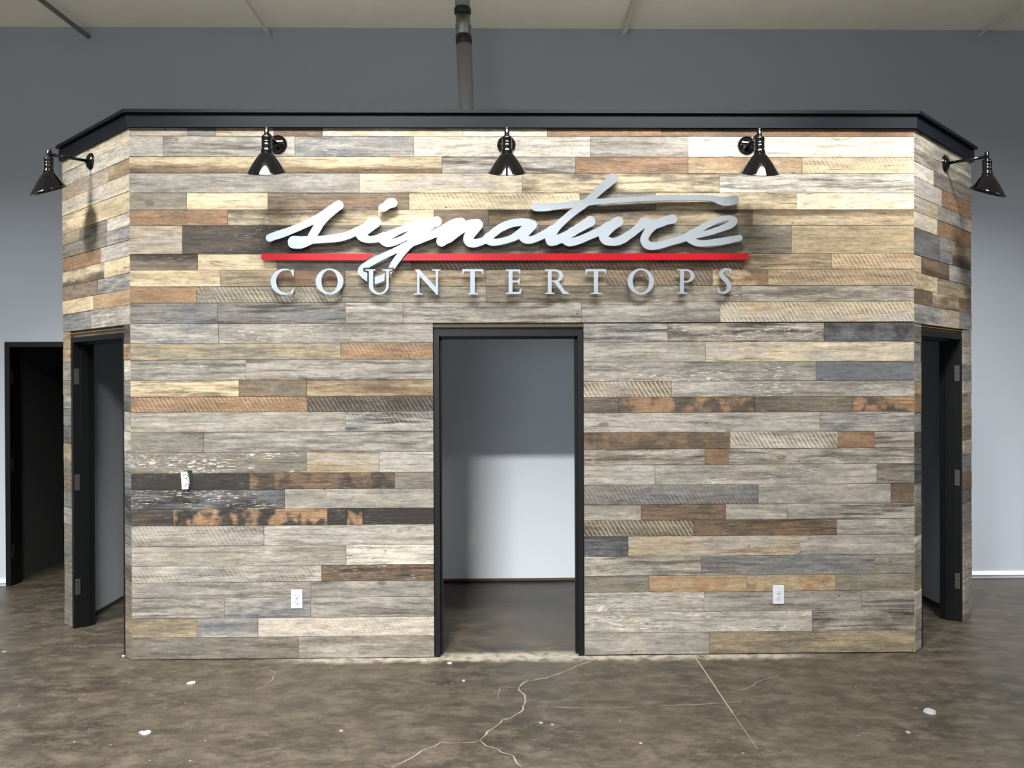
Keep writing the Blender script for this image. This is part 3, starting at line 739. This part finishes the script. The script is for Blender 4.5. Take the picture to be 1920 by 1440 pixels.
def g_U(X, Y):
    yb = 535.0
    arc_o = np.where(Y > yb, ell(X, Y, 710.3, yb, 18.6, 17.4), rect(X, Y, 691.7, 500, 728.9, yb + 1))
    arc_i = np.where(Y > yb, ell(X, Y, 711.9, yb, 12.3, 13.8), rect(X, Y, 699.6, 480, 724.2, yb + 1))
    b = np.maximum(np.maximum(arc_o, -arc_i), 505.2 - Y)
    return U_(b, serif(X, Y, 684.0, 703.8, 504.9, 1, 691.7, 699.6), serif(X, Y, 716, 736, 504.9, 1, 724.2, 728.9))
def g_N(X, Y):
    return U_(rect(X, Y, 782.2, 508, 786.6, 551), serif(X, Y, 775.8, 791.6, 552.2, -1, 782.2, 786.6),
              poly(X, Y, [(777.6, 505.2), (786.6, 505.2), (819.0, 540.5), (821.4, 552.6), (818.8, 552.6), (784, 514.5), (780, 508.5)]),
              rect(X, Y, 816.9, 506, 821.4, 552.6), serif(X, Y, 809.6, 826.2, 505.0, 1, 816.9, 821.4))
def g_T(x0, x1, s0, s1, f0, f1, yb):
    def f(X, Y):
        return U_(rect(X, Y, s0, 506, s1, yb - 1), serif(X, Y, f0, f1, yb, -1, s0, s1),
                  poly(X, Y, [(x0 + .6, 504.6), (x1 - .6, 504.6), (x1, 514.0), (x1 - 1.6, 514.0), (x1 - 4.4, 508.6), (x0 + 4.4, 508.6), (x0 + 1.6, 514.0), (x0, 514.0)]))
    return f
def g_E(X, Y):
    return U_(rect(X, Y, 953.6, 506, 961.0, 551), serif(X, Y, 948.2, 962, 505.2, 1, 953.6, 961), serif(X, Y, 948.2, 962, 551.3, -1, 953.6, 961),
              poly(X, Y, [(958, 505.2), (975.2, 505.2), (975.8, 514.2), (974.4, 514.2), (971.4, 508.7), (958, 508.7)]),
              poly(X, Y, [(958, 525.8), (970.6, 525.8), (973.2, 522.2), (974.4, 522.2), (974.4, 533.6), (973.2, 533.6), (970.6, 529.4), (958, 529.4)]),
              poly(X, Y, [(958, 551.3), (976.4, 551.3), (978.4, 541), (977, 540.8), (972.4, 547.4), (958, 547.4)]))
def g_R(X, Y):
    bowl = np.maximum(np.maximum(ell(X, Y, 1040.5, 517.0, 15.6, 12.0), 1034 - X), -ell(X, Y, 1039.5, 517.2, 9.2, 8.8))
    bowl = U_(bowl, rect(X, Y, 1030, 505.1, 1040.5, 508.3), rect(X, Y, 1030, 526.0, 1040.5, 529.0))
    bowl = np.maximum(bowl, -np.where(X < 1040, rect(X, Y, 1034.4, 508.4, 1041, 525.9), 9))
    return U_(rect(X, Y, 1027.2, 506, 1034.4, 551), serif(X, Y, 1021.4, 1035, 505.1, 1, 1027.2, 1034.4), serif(X, Y, 1021.8, 1040, 551.2, -1, 1027.2, 1034.4), bowl,
              poly(X, Y, [(1038.4, 528.2), (1046.6, 526.2), (1058.8, 544.6), (1067.4, 549.6), (1067.4, 551.2), (1055.0, 551.2)]))
def g_P(X, Y):
    bowl = np.maximum(np.maximum(ell(X, Y, 1286.5, 517.2, 15.8, 12.6), 1282 - X), -ell(X, Y, 1285.5, 517.2, 9.4, 9.4))
    bowl = U_(bowl, rect(X, Y, 1278, 504.7, 1286.5, 508.0), )
    bowl = np.maximum(bowl, -rect(X, Y, 1282.4, 508.1, 1287, 526.4))
    return U_(rect(X, Y, 1275.2, 506, 1282.4, 550), serif(X, Y, 1269.4, 1283, 504.7, 1, 1275.2, 1282.4), serif(X, Y, 1270, 1288.8, 550.6, -1, 1275.2, 1282.4), bowl)
def g_S(X, Y):
    b = stroke(X, Y, [(1369.0, 507.4, 1.5), (1364.5, 504.9, 1.8), (1358.6, 505.3, 2.5), (1353.0, 509.8, 3.5), (1352.6, 515.6, 4.1), (1357.2, 521.2, 4.5), (1363.2, 527.2, 4.6), (1367.0, 534.0, 4.3), (1366.2, 541.6, 3.6), (1361.4, 547.2, 2.8), (1354.6, 549.0, 2.0), (1349.0, 547.6, 1.6)])
    return U_(b, poly(X, Y, [(1367.6, 503.6), (1371.6, 503.6), (1371.2, 514.6), (1369.9, 514.6), (1366, 507.4)]), poly(X, Y, [(1345.6, 538.0), (1347.2, 538.0), (1351.6, 547), (1349.8, 550), (1345.2, 549.6)]))
GR = 'capital letters of the lower sign line'
CAPS = [
 ('C', g_C, (504, 500, 556, 556), 'brushed silver capital letter C at the left end of the lower sign line', ((512, 528), (548, 545))),
 ('O', g_O(591.8, 643.8, 602.6, 633.0), (588, 500, 648, 556), 'brushed silver capital letter O between the C and the U', ((596, 528), (639, 528))),
 ('U', g_U, (680, 500, 740, 556), 'brushed silver capital letter U crossing the tail of the cursive g', ((695, 520), (727, 520))),
 ('N', g_N, (772, 500, 830, 557), 'brushed silver capital letter N right of the U', ((784, 530), (819, 520))),
 ('T', g_T(866.2, 906.6, 881.8, 890.4, 877.8, 896.6, 552.0), (862, 500, 911, 556), 'brushed silver capital letter T between the N and the E', ((886, 515), (886, 540))),
 ('E', g_E, (944, 500, 983, 556), 'brushed silver capital letter E below the lamp in the middle', ((957, 515), (957, 543))),
 ('R', g_R, (1017, 500, 1072, 556), 'brushed silver capital letter R right of the E', ((1031, 515), (1031, 543))),
 ('T', g_T(1097.4, 1137.2, 1113.6, 1121.6, 1108, 1127.6, 551.2), (1093, 500, 1141, 556), 'brushed silver capital letter T between the R and the second O', ((1117.5, 515), (1117.5, 540))),
 ('O', g_O(1177.0, 1226.4, 1186.4, 1217.2), (1173, 500, 1231, 556), 'brushed silver capital letter O between the T and the P', ((1181, 528), (1222, 528))),
 ('P', g_P, (1265, 499, 1306, 555), 'brushed silver capital letter P between the O and the S', ((1279, 515), (1279, 543))),
 ('S', g_S, (1341, 498, 1377, 556), 'brushed silver capital letter S at the right end of the lower sign line', ((1357, 520), (1364, 541)))]
for ch, fn, bb, lab, pins in CAPS:
    sign_piece('sign_letter', fn, bb, M_LETTER, lab, 'letter', GR, tol=0.06, res=0.3, pins=pins)

STROKES = [
 [(505.5, 446, 7.2), (516, 442, 7.4), (527, 438.5, 7.6), (545, 432, 7.0), (570, 421.5, 6.8), (596, 409, 7.2), (617, 396, 8.2), (634, 385, 9.0)],
 [(635, 385, 9.2), (624, 394, 8.4), (612, 405, 8.0), (601, 417, 8.2), (593, 430, 8.2), (585, 443, 8)],
 [(551.5, 454, 12.0), (563, 454.5, 11.5), (575, 452, 9.5), (586, 449.5, 7.6), (600, 449, 7), (617, 447.8, 7), (628, 446.6, 7.6), (642, 444, 7.6), (655, 440, 7.3), (668, 434, 7.6), (682, 428.5, 8.4), (695, 420.5, 9.6), (704, 416.5, 10.3)],
 [(704, 416.5, 10.3), (694, 425, 9.2), (684, 433, 8.8), (676, 440, 8.5), (681, 445.5, 8), (690, 448.6, 7), (700, 448.6, 6.6), (711, 446.5, 7.2), (720, 443, 8.2)],
 [(714, 445.5, 8.2), (722, 452.5, 8.6), (730, 455.4, 7.4), (742, 453, 6.6), (755, 447.6, 6.2), (768, 440, 6.6), (782, 431, 8), (797, 424, 8.5), (812, 417.5, 9.5)],
 [(722, 446, 9), (732, 440, 8.2), (744, 434.4, 7.0), (758, 428.5, 6.6), (772, 424, 8.2), (786, 421.5, 7.2), (800, 420, 7.2), (811, 417, 8.6), (818.5, 415.5, 10)],
 [(808, 423, 8), (797, 431, 8), (786, 441, 8.4), (775, 451, 8.2), (765, 461, 7.4), (755.5, 472, 6.8), (748, 482, 6.6), (740, 493, 6.4), (732, 506, 6.0), (723, 517.5, 5.8), (711, 523.5, 6.6), (701, 526, 6.8), (690, 521.5, 6.5), (681, 513.5, 7), (677.5, 508, 7.0), (681, 501.5, 6.4), (690, 495.5, 6.4), (702, 488.5, 6.4), (716, 481.5, 6.0), (731, 474.5, 5.8), (747, 467, 5.8), (763, 459, 6.2), (780, 452.5, 7), (795, 446.5, 7), (808, 441.5, 7), (822, 434, 8)],
 [(818, 438, 7.5), (832, 429.5, 8), (846, 421.5, 8.4), (857, 417.5, 8.5), (865, 416.5, 8.3)],
 [(864, 417, 8.2), (854, 427, 9.5), (844, 437, 10.5), (835, 446, 10.5), (827.8, 452.6, 9.6)],
 [(828, 451, 9.5), (843, 444, 10), (857, 434, 9), (872, 425, 9.2), (884, 421, 9.6), (895, 420.2, 9.8)],
 [(896, 421.5, 9.6), (889, 430, 9.8), (881, 440, 9.4), (877.5, 448, 9), (881, 454, 8.8), (889, 456, 8), (899, 454, 7.2), (909, 450, 7), (916, 444, 8)],
 [(915, 448, 7.5), (920, 441.5, 7.5), (930, 433, 7.6), (941, 426, 7.6), (953, 420.7, 7.6), (966, 417.5, 7.2), (979, 416.6, 7.2), (990, 418.4, 8), (998, 421.5, 9)],
 [(913, 450.5, 6.5), (922, 454, 6.8), (931, 454, 6.4), (944, 451.6, 6.2), (956, 448, 6.4), (967, 443, 7.4), (977, 436, 8), (988, 427, 9)],
 [(998, 421.5, 9.0), (992, 428.5, 9), (984, 437, 8.4), (980, 444, 7.6), (985, 448.6, 7.6), (993, 450, 7.0), (1003, 447.5, 6.9), (1015, 442, 7.2), (1027, 435.5, 7.6), (1036, 430, 8.2)],
 [(1149.5, 334, 9.4), (1141, 342, 8.6), (1130, 351.5, 7.8), (1118, 362.5, 7.4), (1105, 374.5, 7.2), (1093, 384.5, 7.4), (1080, 394, 6.9), (1066, 405, 7.0), (1053, 416.5, 7.3), (1043, 426.5, 8), (1035, 437, 9), (1031, 445, 9), (1033.5, 451.2, 10.0)],
 [(1034, 451.5, 9.8), (1043, 450.5, 8.8), (1052, 446.5, 8.6), (1062, 442, 8.5), (1072, 435.5, 8.3), (1083, 429, 8.3), (1095, 422, 8.8), (1106.5, 415, 10)],
 [(1062, 444, 9), (1061, 449, 9), (1067, 453.8, 8.0), (1078, 452.5, 7.6), (1090, 448.6, 7.4), (1104, 442.5, 7.2), (1118, 436.5, 7.6), (1131, 430.5, 8.4), (1141, 424, 9)],
 [(1159, 415.6, 9.8), (1153, 419, 9.8), (1144, 427, 9), (1135, 436, 9), (1131.5, 443.5, 8.6), (1136, 450.5, 8.4), (1145, 453.2, 7.6), (1155, 453, 7.6), (1166, 449, 8.2), (1178, 441.6, 7.8), (1190, 433, 7.6), (1200, 424.5, 8), (1207, 417.4, 10)],
 [(1004.2, 387.8, 8.0), (1016, 388.5, 7.8), (1030, 387.8, 7.3), (1048, 386, 6.3), (1067, 384, 6.2), (1092, 380.6, 6.2), (1115, 378.5, 5.4), (1140, 376.6, 5.3), (1167, 374.8, 5.1), (1195, 373.1, 5.0), (1230, 371.6, 5.1), (1262, 370.8, 5.2), (1300, 370.6, 5.2), (1330, 371.2, 5.4), (1344, 374.0, 6.6), (1356, 377.0, 8.4), (1366, 376.8, 8.8), (1377, 375, 8.7)],
 [(1208, 417.4, 10.0), (1216, 420, 9), (1226, 421, 8.5), (1238, 417.5, 8.5), (1249, 413.4, 8.3), (1261, 410.8, 8.6)],
 [(1225, 422, 9), (1218, 430, 8), (1211.6, 439.5, 7.4), (1208.2, 449, 7.6), (1211.5, 457, 8), (1219, 461, 7.6), (1231, 461, 7.0), (1243, 458, 6.8), (1256, 454, 6.6), (1270, 450.5, 6.6), (1283, 446, 6.8), (1296, 439.5, 7.3), (1306, 433.5, 6.6), (1317, 426.5, 6), (1330, 419.4, 6.0), (1343, 413.6, 5.6), (1356, 409.8, 5.0), (1368, 409.2, 5.2), (1376, 413.4, 6.6), (1371, 420.5, 6.8), (1360, 425.6, 6.2), (1346, 430.6, 5.7), (1330, 436, 5.4), (1315, 439.5, 5.4), (1303, 441.5, 6)],
 [(1289, 444, 7.4), (1297, 451, 6.8), (1308, 455.6, 6.4), (1322, 456.2, 6.0), (1338, 454.6, 6.3), (1354, 452.4, 6.8), (1370, 449.4, 6.4), (1386.5, 446.2, 5.8)]]
def g_script(X, Y):
    D = np.full(X.shape, 1e3)
    for s in STROKES:
        q = np.array(s); m = 16
        x0, x1, y0, y1 = q[:, 0].min() - m, q[:, 0].max() + m, q[:, 1].min() - m, q[:, 1].max() + m
        ii = np.nonzero((X[0] > x0) & (X[0] < x1))[0]; jj = np.nonzero((Y[:, 0] > y0) & (Y[:, 0] < y1))[0]
        sl = (slice(jj[0], jj[-1] + 1), slice(ii[0], ii[-1] + 1))
        D[sl] = np.minimum(D[sl], stroke(X[sl], Y[sl], s))
    # the tail is cut away round the U
    u = U_(g_U(X, Y) - 3.2, rect(X, Y, 683.5, 501.8, 704, 505), rect(X, Y, 716, 501.8, 736.6, 505))
    D = np.maximum(D, -u)
    # router chatter of the cut edge
    D = D + 0.28 * np.sin(X * 0.9 + np.sin(Y * 0.7) * 2) * (np.sin(X * 0.061) > 0)
    return D
sign_piece('script_lettering', g_script, (485, 315, 1405, 545), M_STEEL, 'large brushed silver cursive lettering above the red bar on the plank wall', 'lettering', tol=0.12, res=0.5,
           pins=((510, 445), (630, 388), (700, 418), (812, 418), (860, 420), (828, 450), (940, 427), (1010, 444), (1145, 338), (1105, 376), (1010, 388), (1200, 373), (1365, 376), (1155, 418), (1255, 412), (1220, 460), (1320, 454), (1370, 411)))
def g_dot(X, Y): return U_(stroke(X, Y, [(716.5, 389.5, 7.0), (722, 387.5, 8)]), stroke(X, Y, [(719, 391, 6), (729, 382, 9), (736, 380.2, 9.0)]))
sign_piece('letter_dot', g_dot, (700, 362, 752, 405), M_STEEL, 'small silver blob dotting the cursive i above the sign lettering', 'letter', tol=0.08, res=0.4, pins=((724, 386),))
def g_bar1(X, Y): return poly(X, Y, [(490, 475.4), (703, 475.6), (683, 488), (490, 487.4)])
def g_bar2(X, Y): return poly(X, Y, [(764.5, 475.6), (1404, 474.8), (1404, 486.9), (753.5, 488.4)])
sign_piece('sign_bar', g_bar1, (484, 470, 712, 494), M_RED, 'short red bar under the lettering, left of the cursive g tail', 'bar', 'red sign bars', tol=0.05, res=0.5, out=0.040, pins=((500, 481), (670, 481)))
sign_piece('sign_bar', g_bar2, (746, 469, 1410, 494), M_RED, 'long red bar under the lettering, right of the cursive g tail', 'bar', 'red sign bars', tol=0.05, res=0.5, out=0.040, pins=((780, 481), (1000, 481), (1200, 481), (1390, 481)))

# ------------------------------------------------------------------ wall lamps
def make_lamp(label, face, px, py, arm=0.27):
    s, z = face.sz(px, py)
    P = face.O + face.u * s
    root = empty('wall_lamp', (P[0], P[1], z), face.ang); tag(root, label, 'lamp', 'black wall lamps round the block')
    RX = Matrix.Rotation(math.pi / 2, 4, 'X')     # local z -> -y (outward)
    bm = bmesh.new(); lathe(bm, [(0.060, 0.0), (0.060, 0.006), (0.055, 0.014), (0.040, 0.024), (0.022, 0.030), (0.014, 0.034)], 36, RX)
    cp = mesh_obj('canopy', bm, M_GLOSS, root, smooth=True)
    for sx in (-1, 1):
        bm = bmesh.new(); lathe(bm, [(0.006, 0.0), (0.006, 0.004), (0.003, 0.008)], 12, Matrix.Translation((sx * 0.040, -0.018, 0)) @ RX)
        mesh_obj('cap_nut', bm, M_GLOSS, cp, smooth=True)
    bm = bmesh.new(); lathe(bm, [(0.0105, 0.03), (0.0105, arm)], 16, RX)
    mesh_obj('arm', bm, M_GLOSS, root, smooth=True)
    T = Matrix.Translation((0, -arm, 0))
    bm = bmesh.new(); lathe(bm, [(0.006, 0.034), (0.013, 0.032), (0.015, 0.026), (0.015, -0.014), (0.019, -0.018)], 20, T)
    mesh_obj('elbow', bm, M_GLOSS, root, smooth=True)
    bm = bmesh.new(); lathe(bm, [(0.019, -0.016), (0.027, -0.022), (0.031, -0.030), (0.031, -0.050), (0.027, -0.053), (0.031, -0.056), (0.031, -0.066), (0.027, -0.069), (0.031, -0.072), (0.031, -0.092), (0.027, -0.098), (0.034, -0.106), (0.036, -0.130), (0.031, -0.136)], 32, T)
    mesh_obj('socket', bm, M_GLOSS, root, smooth=True)
    # slanted shade: round neck to a tilted wide rim
    n = 56; rings = []
    tilt = math.radians(22)
    def ring(t, ins):
        out = []
        for k in range(n):
            a = 2 * math.pi * k / n
            r0 = 0.037 - ins; x0, y0, z0 = r0 * math.cos(a), r0 * math.sin(a), -0.130
            R = 0.118 - ins
            # rim lies in a plane whose outer side is lower
            x1, y1 = R * math.cos(a), R * math.sin(a) * math.cos(tilt) - 0.004
            z1 = -0.243 + math.sin(tilt) * R * math.sin(a)
            f = t ** 0.84 if math.sin(a) < 0 else t ** 0.97
            out.append((x0 + (x1 - x0) * f, y0 + (y1 - y0) * f - arm, z0 + (z1 - z0) * t - ins * 0.4))
        return out
    ts = [0, .04, .12, .25, .4, .55, .7, .85, .96, 1.0]
    def shell(ins, name, m, par, rev):
        bm = bmesh.new(); rs = [[bm.verts.new(p) for p in ring(t, ins)] for t in ts]
        for a, b in zip(rs[:-1], rs[1:]):
            for k in range(n): bm.faces.new((a[k], a[(k + 1) % n], b[(k + 1) % n], b[k]))
        me_o = mesh_obj(name, bm, m, par, smooth=True); return me_o
    bm = bmesh.new()
    A = [[bm.verts.new(p) for p in ring(t, 0)] for t in ts]; B = [[bm.verts.new(p) for p in ring(t, 0.0022)] for t in reversed(ts)]
    allr = A + B
    for a, b in zip(allr[:-1], allr[1:]):
        for k in range(n): bm.faces.new((a[k], a[(k + 1) % n], b[(k + 1) % n], b[k]))
    for k in range(n): bm.faces.new((B[-1][k], B[-1][(k + 1) % n], A[0][(k + 1) % n], A[0][k]))
    sh = mesh_obj('lamp_shade', bm, M_GLOSS, root, smooth=True)
    # rolled rim
    bm = bmesh.new(); c = [Vector(p) for p in ring(1.0, 0)]; m_ = 8; rr = []
    cen = sum(c, Vector()) / n
    for k in range(n):
        d = (c[k] - cen).normalized(); up = Vector((0, 0, 1))
        rr.append([bm.verts.new(c[k] + d * 0.0028 * math.cos(2 * math.pi * j / m_) + up * 0.0028 * math.sin(2 * math.pi * j / m_)) for j in range(m_)])
    for k in range(n):
        for j in range(m_): bm.faces.new((rr[k][j], rr[(k + 1) % n][j], rr[(k + 1) % n][(j + 1) % m_], rr[k][(j + 1) % m_]))
    mesh_obj('rim', bm, M_GLOSS, sh, smooth=True)
    bm = bmesh.new(); lathe(bm, [(0.013, -0.130), (0.014, -0.143), (0.024, -0.163), (0.029, -0.178), (0.025, -0.196), (0.012, -0.206), (0.002, -0.208)], 20, T)
    b_ = mesh_obj('bulb', bm, M_WHITE, root, smooth=True)
    return root
make_lamp('black wall lamp on the angled left face, sticking out over the grey wall', LEFT, 171, 303)
make_lamp('black wall lamp on the front face above the start of the cursive lettering', FRONT, 521, 271)
make_lamp('black wall lamp in the middle of the front face, over the centre doorway', FRONT, 949.5, 272)
make_lamp('black wall lamp on the front face above the end of the cursive lettering', FRONT, 1400, 273)
make_lamp('black wall lamp on the angled right face, sticking out over the grey wall', RIGHT_F, 1771, 307)

# ------------------------------------------------------------------ outlets
def outlet(face, px, py, label, w=0.074, h=0.122, M_PLATE=M_PLATE):
    s, z = face.sz(px, py); P = face.O + face.u * s
    e = empty('wall_outlet', (P[0] + face.n[0] * 0.0036, P[1] + face.n[1] * 0.0036, z - h / 2), face.ang); tag(e, label, 'outlet')
    bm = bmesh.new(); box(bm, -w / 2, w / 2, -0.006, 0, 0, h); bevel_all(bm, 0.0022, 2); mesh_obj('cover_plate', bm, M_PLATE, e)
    for dz in (-0.0195, 0.0195):
        bm = bmesh.new(); lathe(bm, [(0.0165, 0.0), (0.0165, 0.0085), (0.0155, 0.0092)], 24, Matrix.Translation((0, 0, h / 2 + dz)) @ Matrix.Rotation(math.pi / 2, 4, 'X') @ Matrix.Diagonal((1, 0.86, 1, 1)))
        r_ = mesh_obj('receptacle', bm, M_PLATE, e)
        for sx, hh in ((-0.0062, 0.0085), (0.0062, 0.0070)):
            bm = bmesh.new(); box(bm, sx - 0.0013, sx + 0.0013, -0.0096, -0.0088, h / 2 + dz + 0.002 - hh / 2 + 0.002, h / 2 + dz + 0.002 + hh / 2 + 0.002); mesh_obj('slot', bm, M_HOLE, r_)
        bm = bmesh.new(); lathe(bm, [(0.0026, 0.0088), (0.0026, 0.0096)], 10, Matrix.Translation((0, 0, h / 2 + dz - 0.008)) @ Matrix.Rotation(math.pi / 2, 4, 'X'))
        mesh_obj('ground_hole', bm, M_HOLE, r_)
    bm = bmesh.new(); lathe(bm, [(0.0028, 0.006), (0.0028, 0.0072)], 12, Matrix.Translation((0, 0, h / 2)) @ Matrix.Rotation(math.pi / 2, 4, 'X')); mesh_obj('screw', bm, M_HINGE, e)
    return e
outlet(FRONT, 557, 1122.5, 'white outlet low on the plank wall left of the centre doorway')
outlet(FRONT, 1459, 1114.5, 'white outlet low on the plank wall right of the centre doorway')
IN_B = Face((0, YB, 0), (1, 0, 0), (0, -1, 0), 0)
outlet(IN_B, 884, 1007, 'white outlet on the pale wall inside the centre doorway', M_PLATE=M_WHITE)
# uncovered device hanging out of its box
s, z = FRONT.sz(350.5, 900)
e = empty('bare_socket', (s - HW, -0.010, z - 0.055), 0.0); tag(e, 'bare white socket without cover plate, hanging crooked on the dark plank', 'socket')
e.rotation_euler = (0, math.radians(-4), 0)
bm = bmesh.new(); box(bm, -0.0215, 0.0215, -0.020, 0.0, 0.012, 0.098); box(bm, -0.024, -0.0215, -0.012, 0, 0.045, 0.075); box(bm, 0.0215, 0.025, -0.012, 0, 0.028, 0.075); mesh_obj('body', bm, M_SOCK, e)
bm = bmesh.new(); box(bm, -0.021, 0.021, -0.0215, -0.018, -0.002, 0.1115); bevel_all(bm, 0.0015); st_ = mesh_obj('strap', bm, M_SOCK, e)
for x, z_, a, b in ((-0.004, 0.091, .0035, .003), (0.009, 0.094, .003, .003), (0.012, 0.068, .0045, .003), (0.011, 0.030, .003, .0035), (-0.005, 0.031, .002, .0025), (0.002, 0.020, .005, .002), (0.0, 0.103, .003, .002)):
    bm = bmesh.new(); box(bm, x - a, x + a, -0.0222, -0.0214, z_ - b, z_ + b); mesh_obj('slot', bm, M_HOLE, e)
# wall box opening behind it
bm = bmesh.new(); box(bm, s - HW - 0.020, s - HW + 0.034, -0.0048, 0.0, z - 0.052, z + 0.061)
o = mesh_obj('box_opening', bm, M_HOLE, wf); o.location = (HW, 0, 0)

# ------------------------------------------------------------------ vertical duct standing behind the block
PY = 1.25
def duct_pt(px, py): return hit(px, py, (0, PY, 0), BN)
b0 = duct_pt(875, 205); t0 = duct_pt(866.5, 0)
dirv = (t0 - b0) / (t0[2] - b0[2])
zb = HT + 0.031
base = b0 + dirv * (zb - b0[2])
du = empty('vent_duct', tuple(base)); tag(du, 'grey round vent duct rising behind the block to the ceiling', 'duct')
Mt = Matrix(((1, 0, dirv[0], 0), (0, 1, dirv[1], 0), (0, 0, 1, 0), (0, 0, 0, 1)))
def zof(py): return duct_pt(870, py)[2] - zb
R_ = 0.060
z75, z66, z55, z26, z18 = zof(83), zof(68), zof(54), zof(27), zof(15)
ztop = ZC - zb - 0.001
def seg(name, prof, m):
    bm = bmesh.new(); lathe(bm, prof, 32, Mt); return mesh_obj(name, bm, m, du, smooth=False)
for nm, prof, m in (('lower_pipe', [(R_, 0), (R_, z75)], M_DUCT), ('band', [(R_ + .004, z75), (R_ + .004, z66)], M_BAND),
                    ('upper_pipe', [(R_ - .003, z66), (R_ - .003, z55), (R_ + .002, z55 + .004), (R_ + .002, z55 + .03), (R_ - .003, z55 + .034), (R_ - .003, z26)], M_GALV),
                    ('coupling', [(R_ + .001, z26), (R_ + .006, z26 + .008), (R_ + .006, z18 - .008), (R_ + .001, z18)], M_BAND), ('top_pipe', [(R_ - .002, z18), (R_ - .002, ztop)], M_DUCT)):
    o = seg(nm, prof, m)
    for p in o.data.polygons: p.use_smooth = len(p.vertices) == 4

# ------------------------------------------------------------------ conduits under the ceiling
def conduit(px, py, r, m, label, y_to=-11.9, px2=None, py2=0, flat=False):
    A = hit(px, py, (0, YB - 0.002, 0), BN)
    z_ = min(A[2], ZC - r)
    B = hit(px2, py2, (0, 0, z_), (0, 0, 1.0)) if px2 is not None else None
    d = (B - A); d = d / d[1]
    E = A + d * (-4.0 - A[1]); E[2] = z_; A[2] = z_
    v = Vector(E) - Vector(A); L = v.length
    Q = v.to_track_quat('Z', 'Y').to_matrix().to_4x4()
    e = empty('ceiling_conduit', tuple(A)); tag(e, label, 'conduit')
    bm = bmesh.new()
    if flat: box(bm, -r, r, -r, r, 0, L, Q)
    else: lathe(bm, [(r, 0), (r, L)], 14, Q)
    mesh_obj('tube', bm, m, e)
    for t in (0.15, 0.9, 1.7):
        bm = bmesh.new(); lathe(bm, [(r + .004, t), (r + .004, t + .025)], 14, Q); mesh_obj('clamp', bm, m, e)
conduit(166, 69, 0.020, M_COND, 'dark grey conduit under the ceiling above the left wall lamp', px2=77, py2=0)
conduit(506, 68, 0.012, M_CONDW, 'thin pale conduit under the ceiling above the second wall lamp from the left', px2=463, py2=0)
conduit(1170, 61, 0.020, M_CONDW, 'white square raceway under the ceiling right of the vent duct', px2=1191, py2=0, flat=True)
conduit(1836, 66, 0.013, M_CONDW, 'thin pale conduit under the ceiling above the right end of the block', px2=1922, py2=4)

# ------------------------------------------------------------------ ceiling lamp housings (outside the picture, they carry the light)
for i, (x, y, p, lx, ly, tilt, head, spr) in enumerate(LAMPS):
    e = empty('flood_lamp' if tilt else 'high_bay_lamp', (x, y, LAMP_Z))
    if tilt: tag(e, 'tilted white floodlight hung above the view, ' + LAMP_PLACE[i], 'lamp', 'floodlights outside the picture')
    else: tag(e, 'long level ceiling lamp, ' + LAMP_PLACE[i], 'lamp', 'ceiling lamps outside the picture')
    RM = Matrix.Rotation(math.radians(head), 4, 'Z') @ Matrix.Rotation(math.radians(tilt), 4, 'X')
    bm = bmesh.new(); box(bm, -lx / 2 - .02, lx / 2 + .02, -ly / 2 - .02, ly / 2 + .02, 0, 0.06, RM); mesh_obj('housing', bm, M_WHITE, e)
    for sx in (-1, 1):
        q = RM @ Vector((sx * lx * .4, 0, 0.055))
        bm = bmesh.new(); lathe(bm, [(0.003, 0), (0.003, ZC - LAMP_Z - q.z)], 6, Matrix.Translation(q)); mesh_obj('hanger', bm, M_COND, e)

# ------------------------------------------------------------------ scraps on the floor
def scrap(px, py, r, label, m, h=0.004, pts=None, cat='scrap'):
    P = floor_pt(px, py)
    bm = bmesh.new(); n = len(pts) if pts else 7
    q = pts or [(math.cos(2 * math.pi * k / n) * random.uniform(.6, 1.1), math.sin(2 * math.pi * k / n) * random.uniform(.6, 1.1)) for k in range(n)]
    lo = [bm.verts.new((x * r, y * r, 0.0008)) for x, y in q]; hi = [bm.verts.new((x * r * .9, y * r * .9, h * random.uniform(.7, 1.2))) for x, y in q]
    bm.faces.new(lo[::-1]); bm.faces.new(hi)
    for k in range(n): bm.faces.new((lo[k], lo[(k + 1) % n], hi[(k + 1) % n], hi[k]))
    o = mesh_obj('floor_scrap', bm, m); o.location = (P[0], P[1], 0.0); tag(o, label, cat, 'scraps on the floor')
    return o
scrap(271, 1374.5, 0.030, 'larger white notched chip on the floor near the left of the picture', M_PAPER, 0.006, [(-1, .1), (-.75, .55), (-.2, .35), (.35, .75), (.9, .5), (.95, -.1), (.45, -.75), (-.3, -.55), (-.45, -.15)])
scrap(358.5, 1280.5, 0.024, 'small white chip on the floor in front of the left corner', M_PAPER, 0.006, [(-.9, -.6), (-.6, .3), (.0, .8), (.9, .5), (1, -.1), (.2, -.8)])
scrap(1743, 1336, 0.034, 'crumpled grey plastic scrap on the floor near the right corner', M_DUCT, 0.014)
scrap(1015, 1356, 0.013, 'tiny pale flake on the floor right of the crack, the leftmost of a pair', M_CRACK)
scrap(1035.5, 1359, 0.009, 'tiny pale flake on the floor right of the crack, the rightmost of a pair', M_CRACK)
scrap(843, 1243.5, 0.017, 'pale flake on the floor at the left jamb of the centre doorway', M_PAPER, 0.003)
scrap(869.5, 1276.5, 0.009, 'tiny white crumb on the floor in front of the centre doorway', M_PAPER)
scrap(640, 1371, 0.014, 'pale flake on the floor left of the forking crack', M_CRACK)
scrap(1703, 1373.5, 0.016, 'thin pale flake on the floor below the crumpled scrap', M_CRACK)
scrap(1201, 1394, 0.011, 'tiny pale flake on the floor left of the saw-cut joint', M_CRACK)
scrap(231, 1230.5, 0.009, 'small white crumb at the foot of the left door jamb', M_PAPER, 0.006)
scrap(8, 1222, 0.020, 'pale flake on the floor at the left edge of the picture', M_CRACK, 0.002)
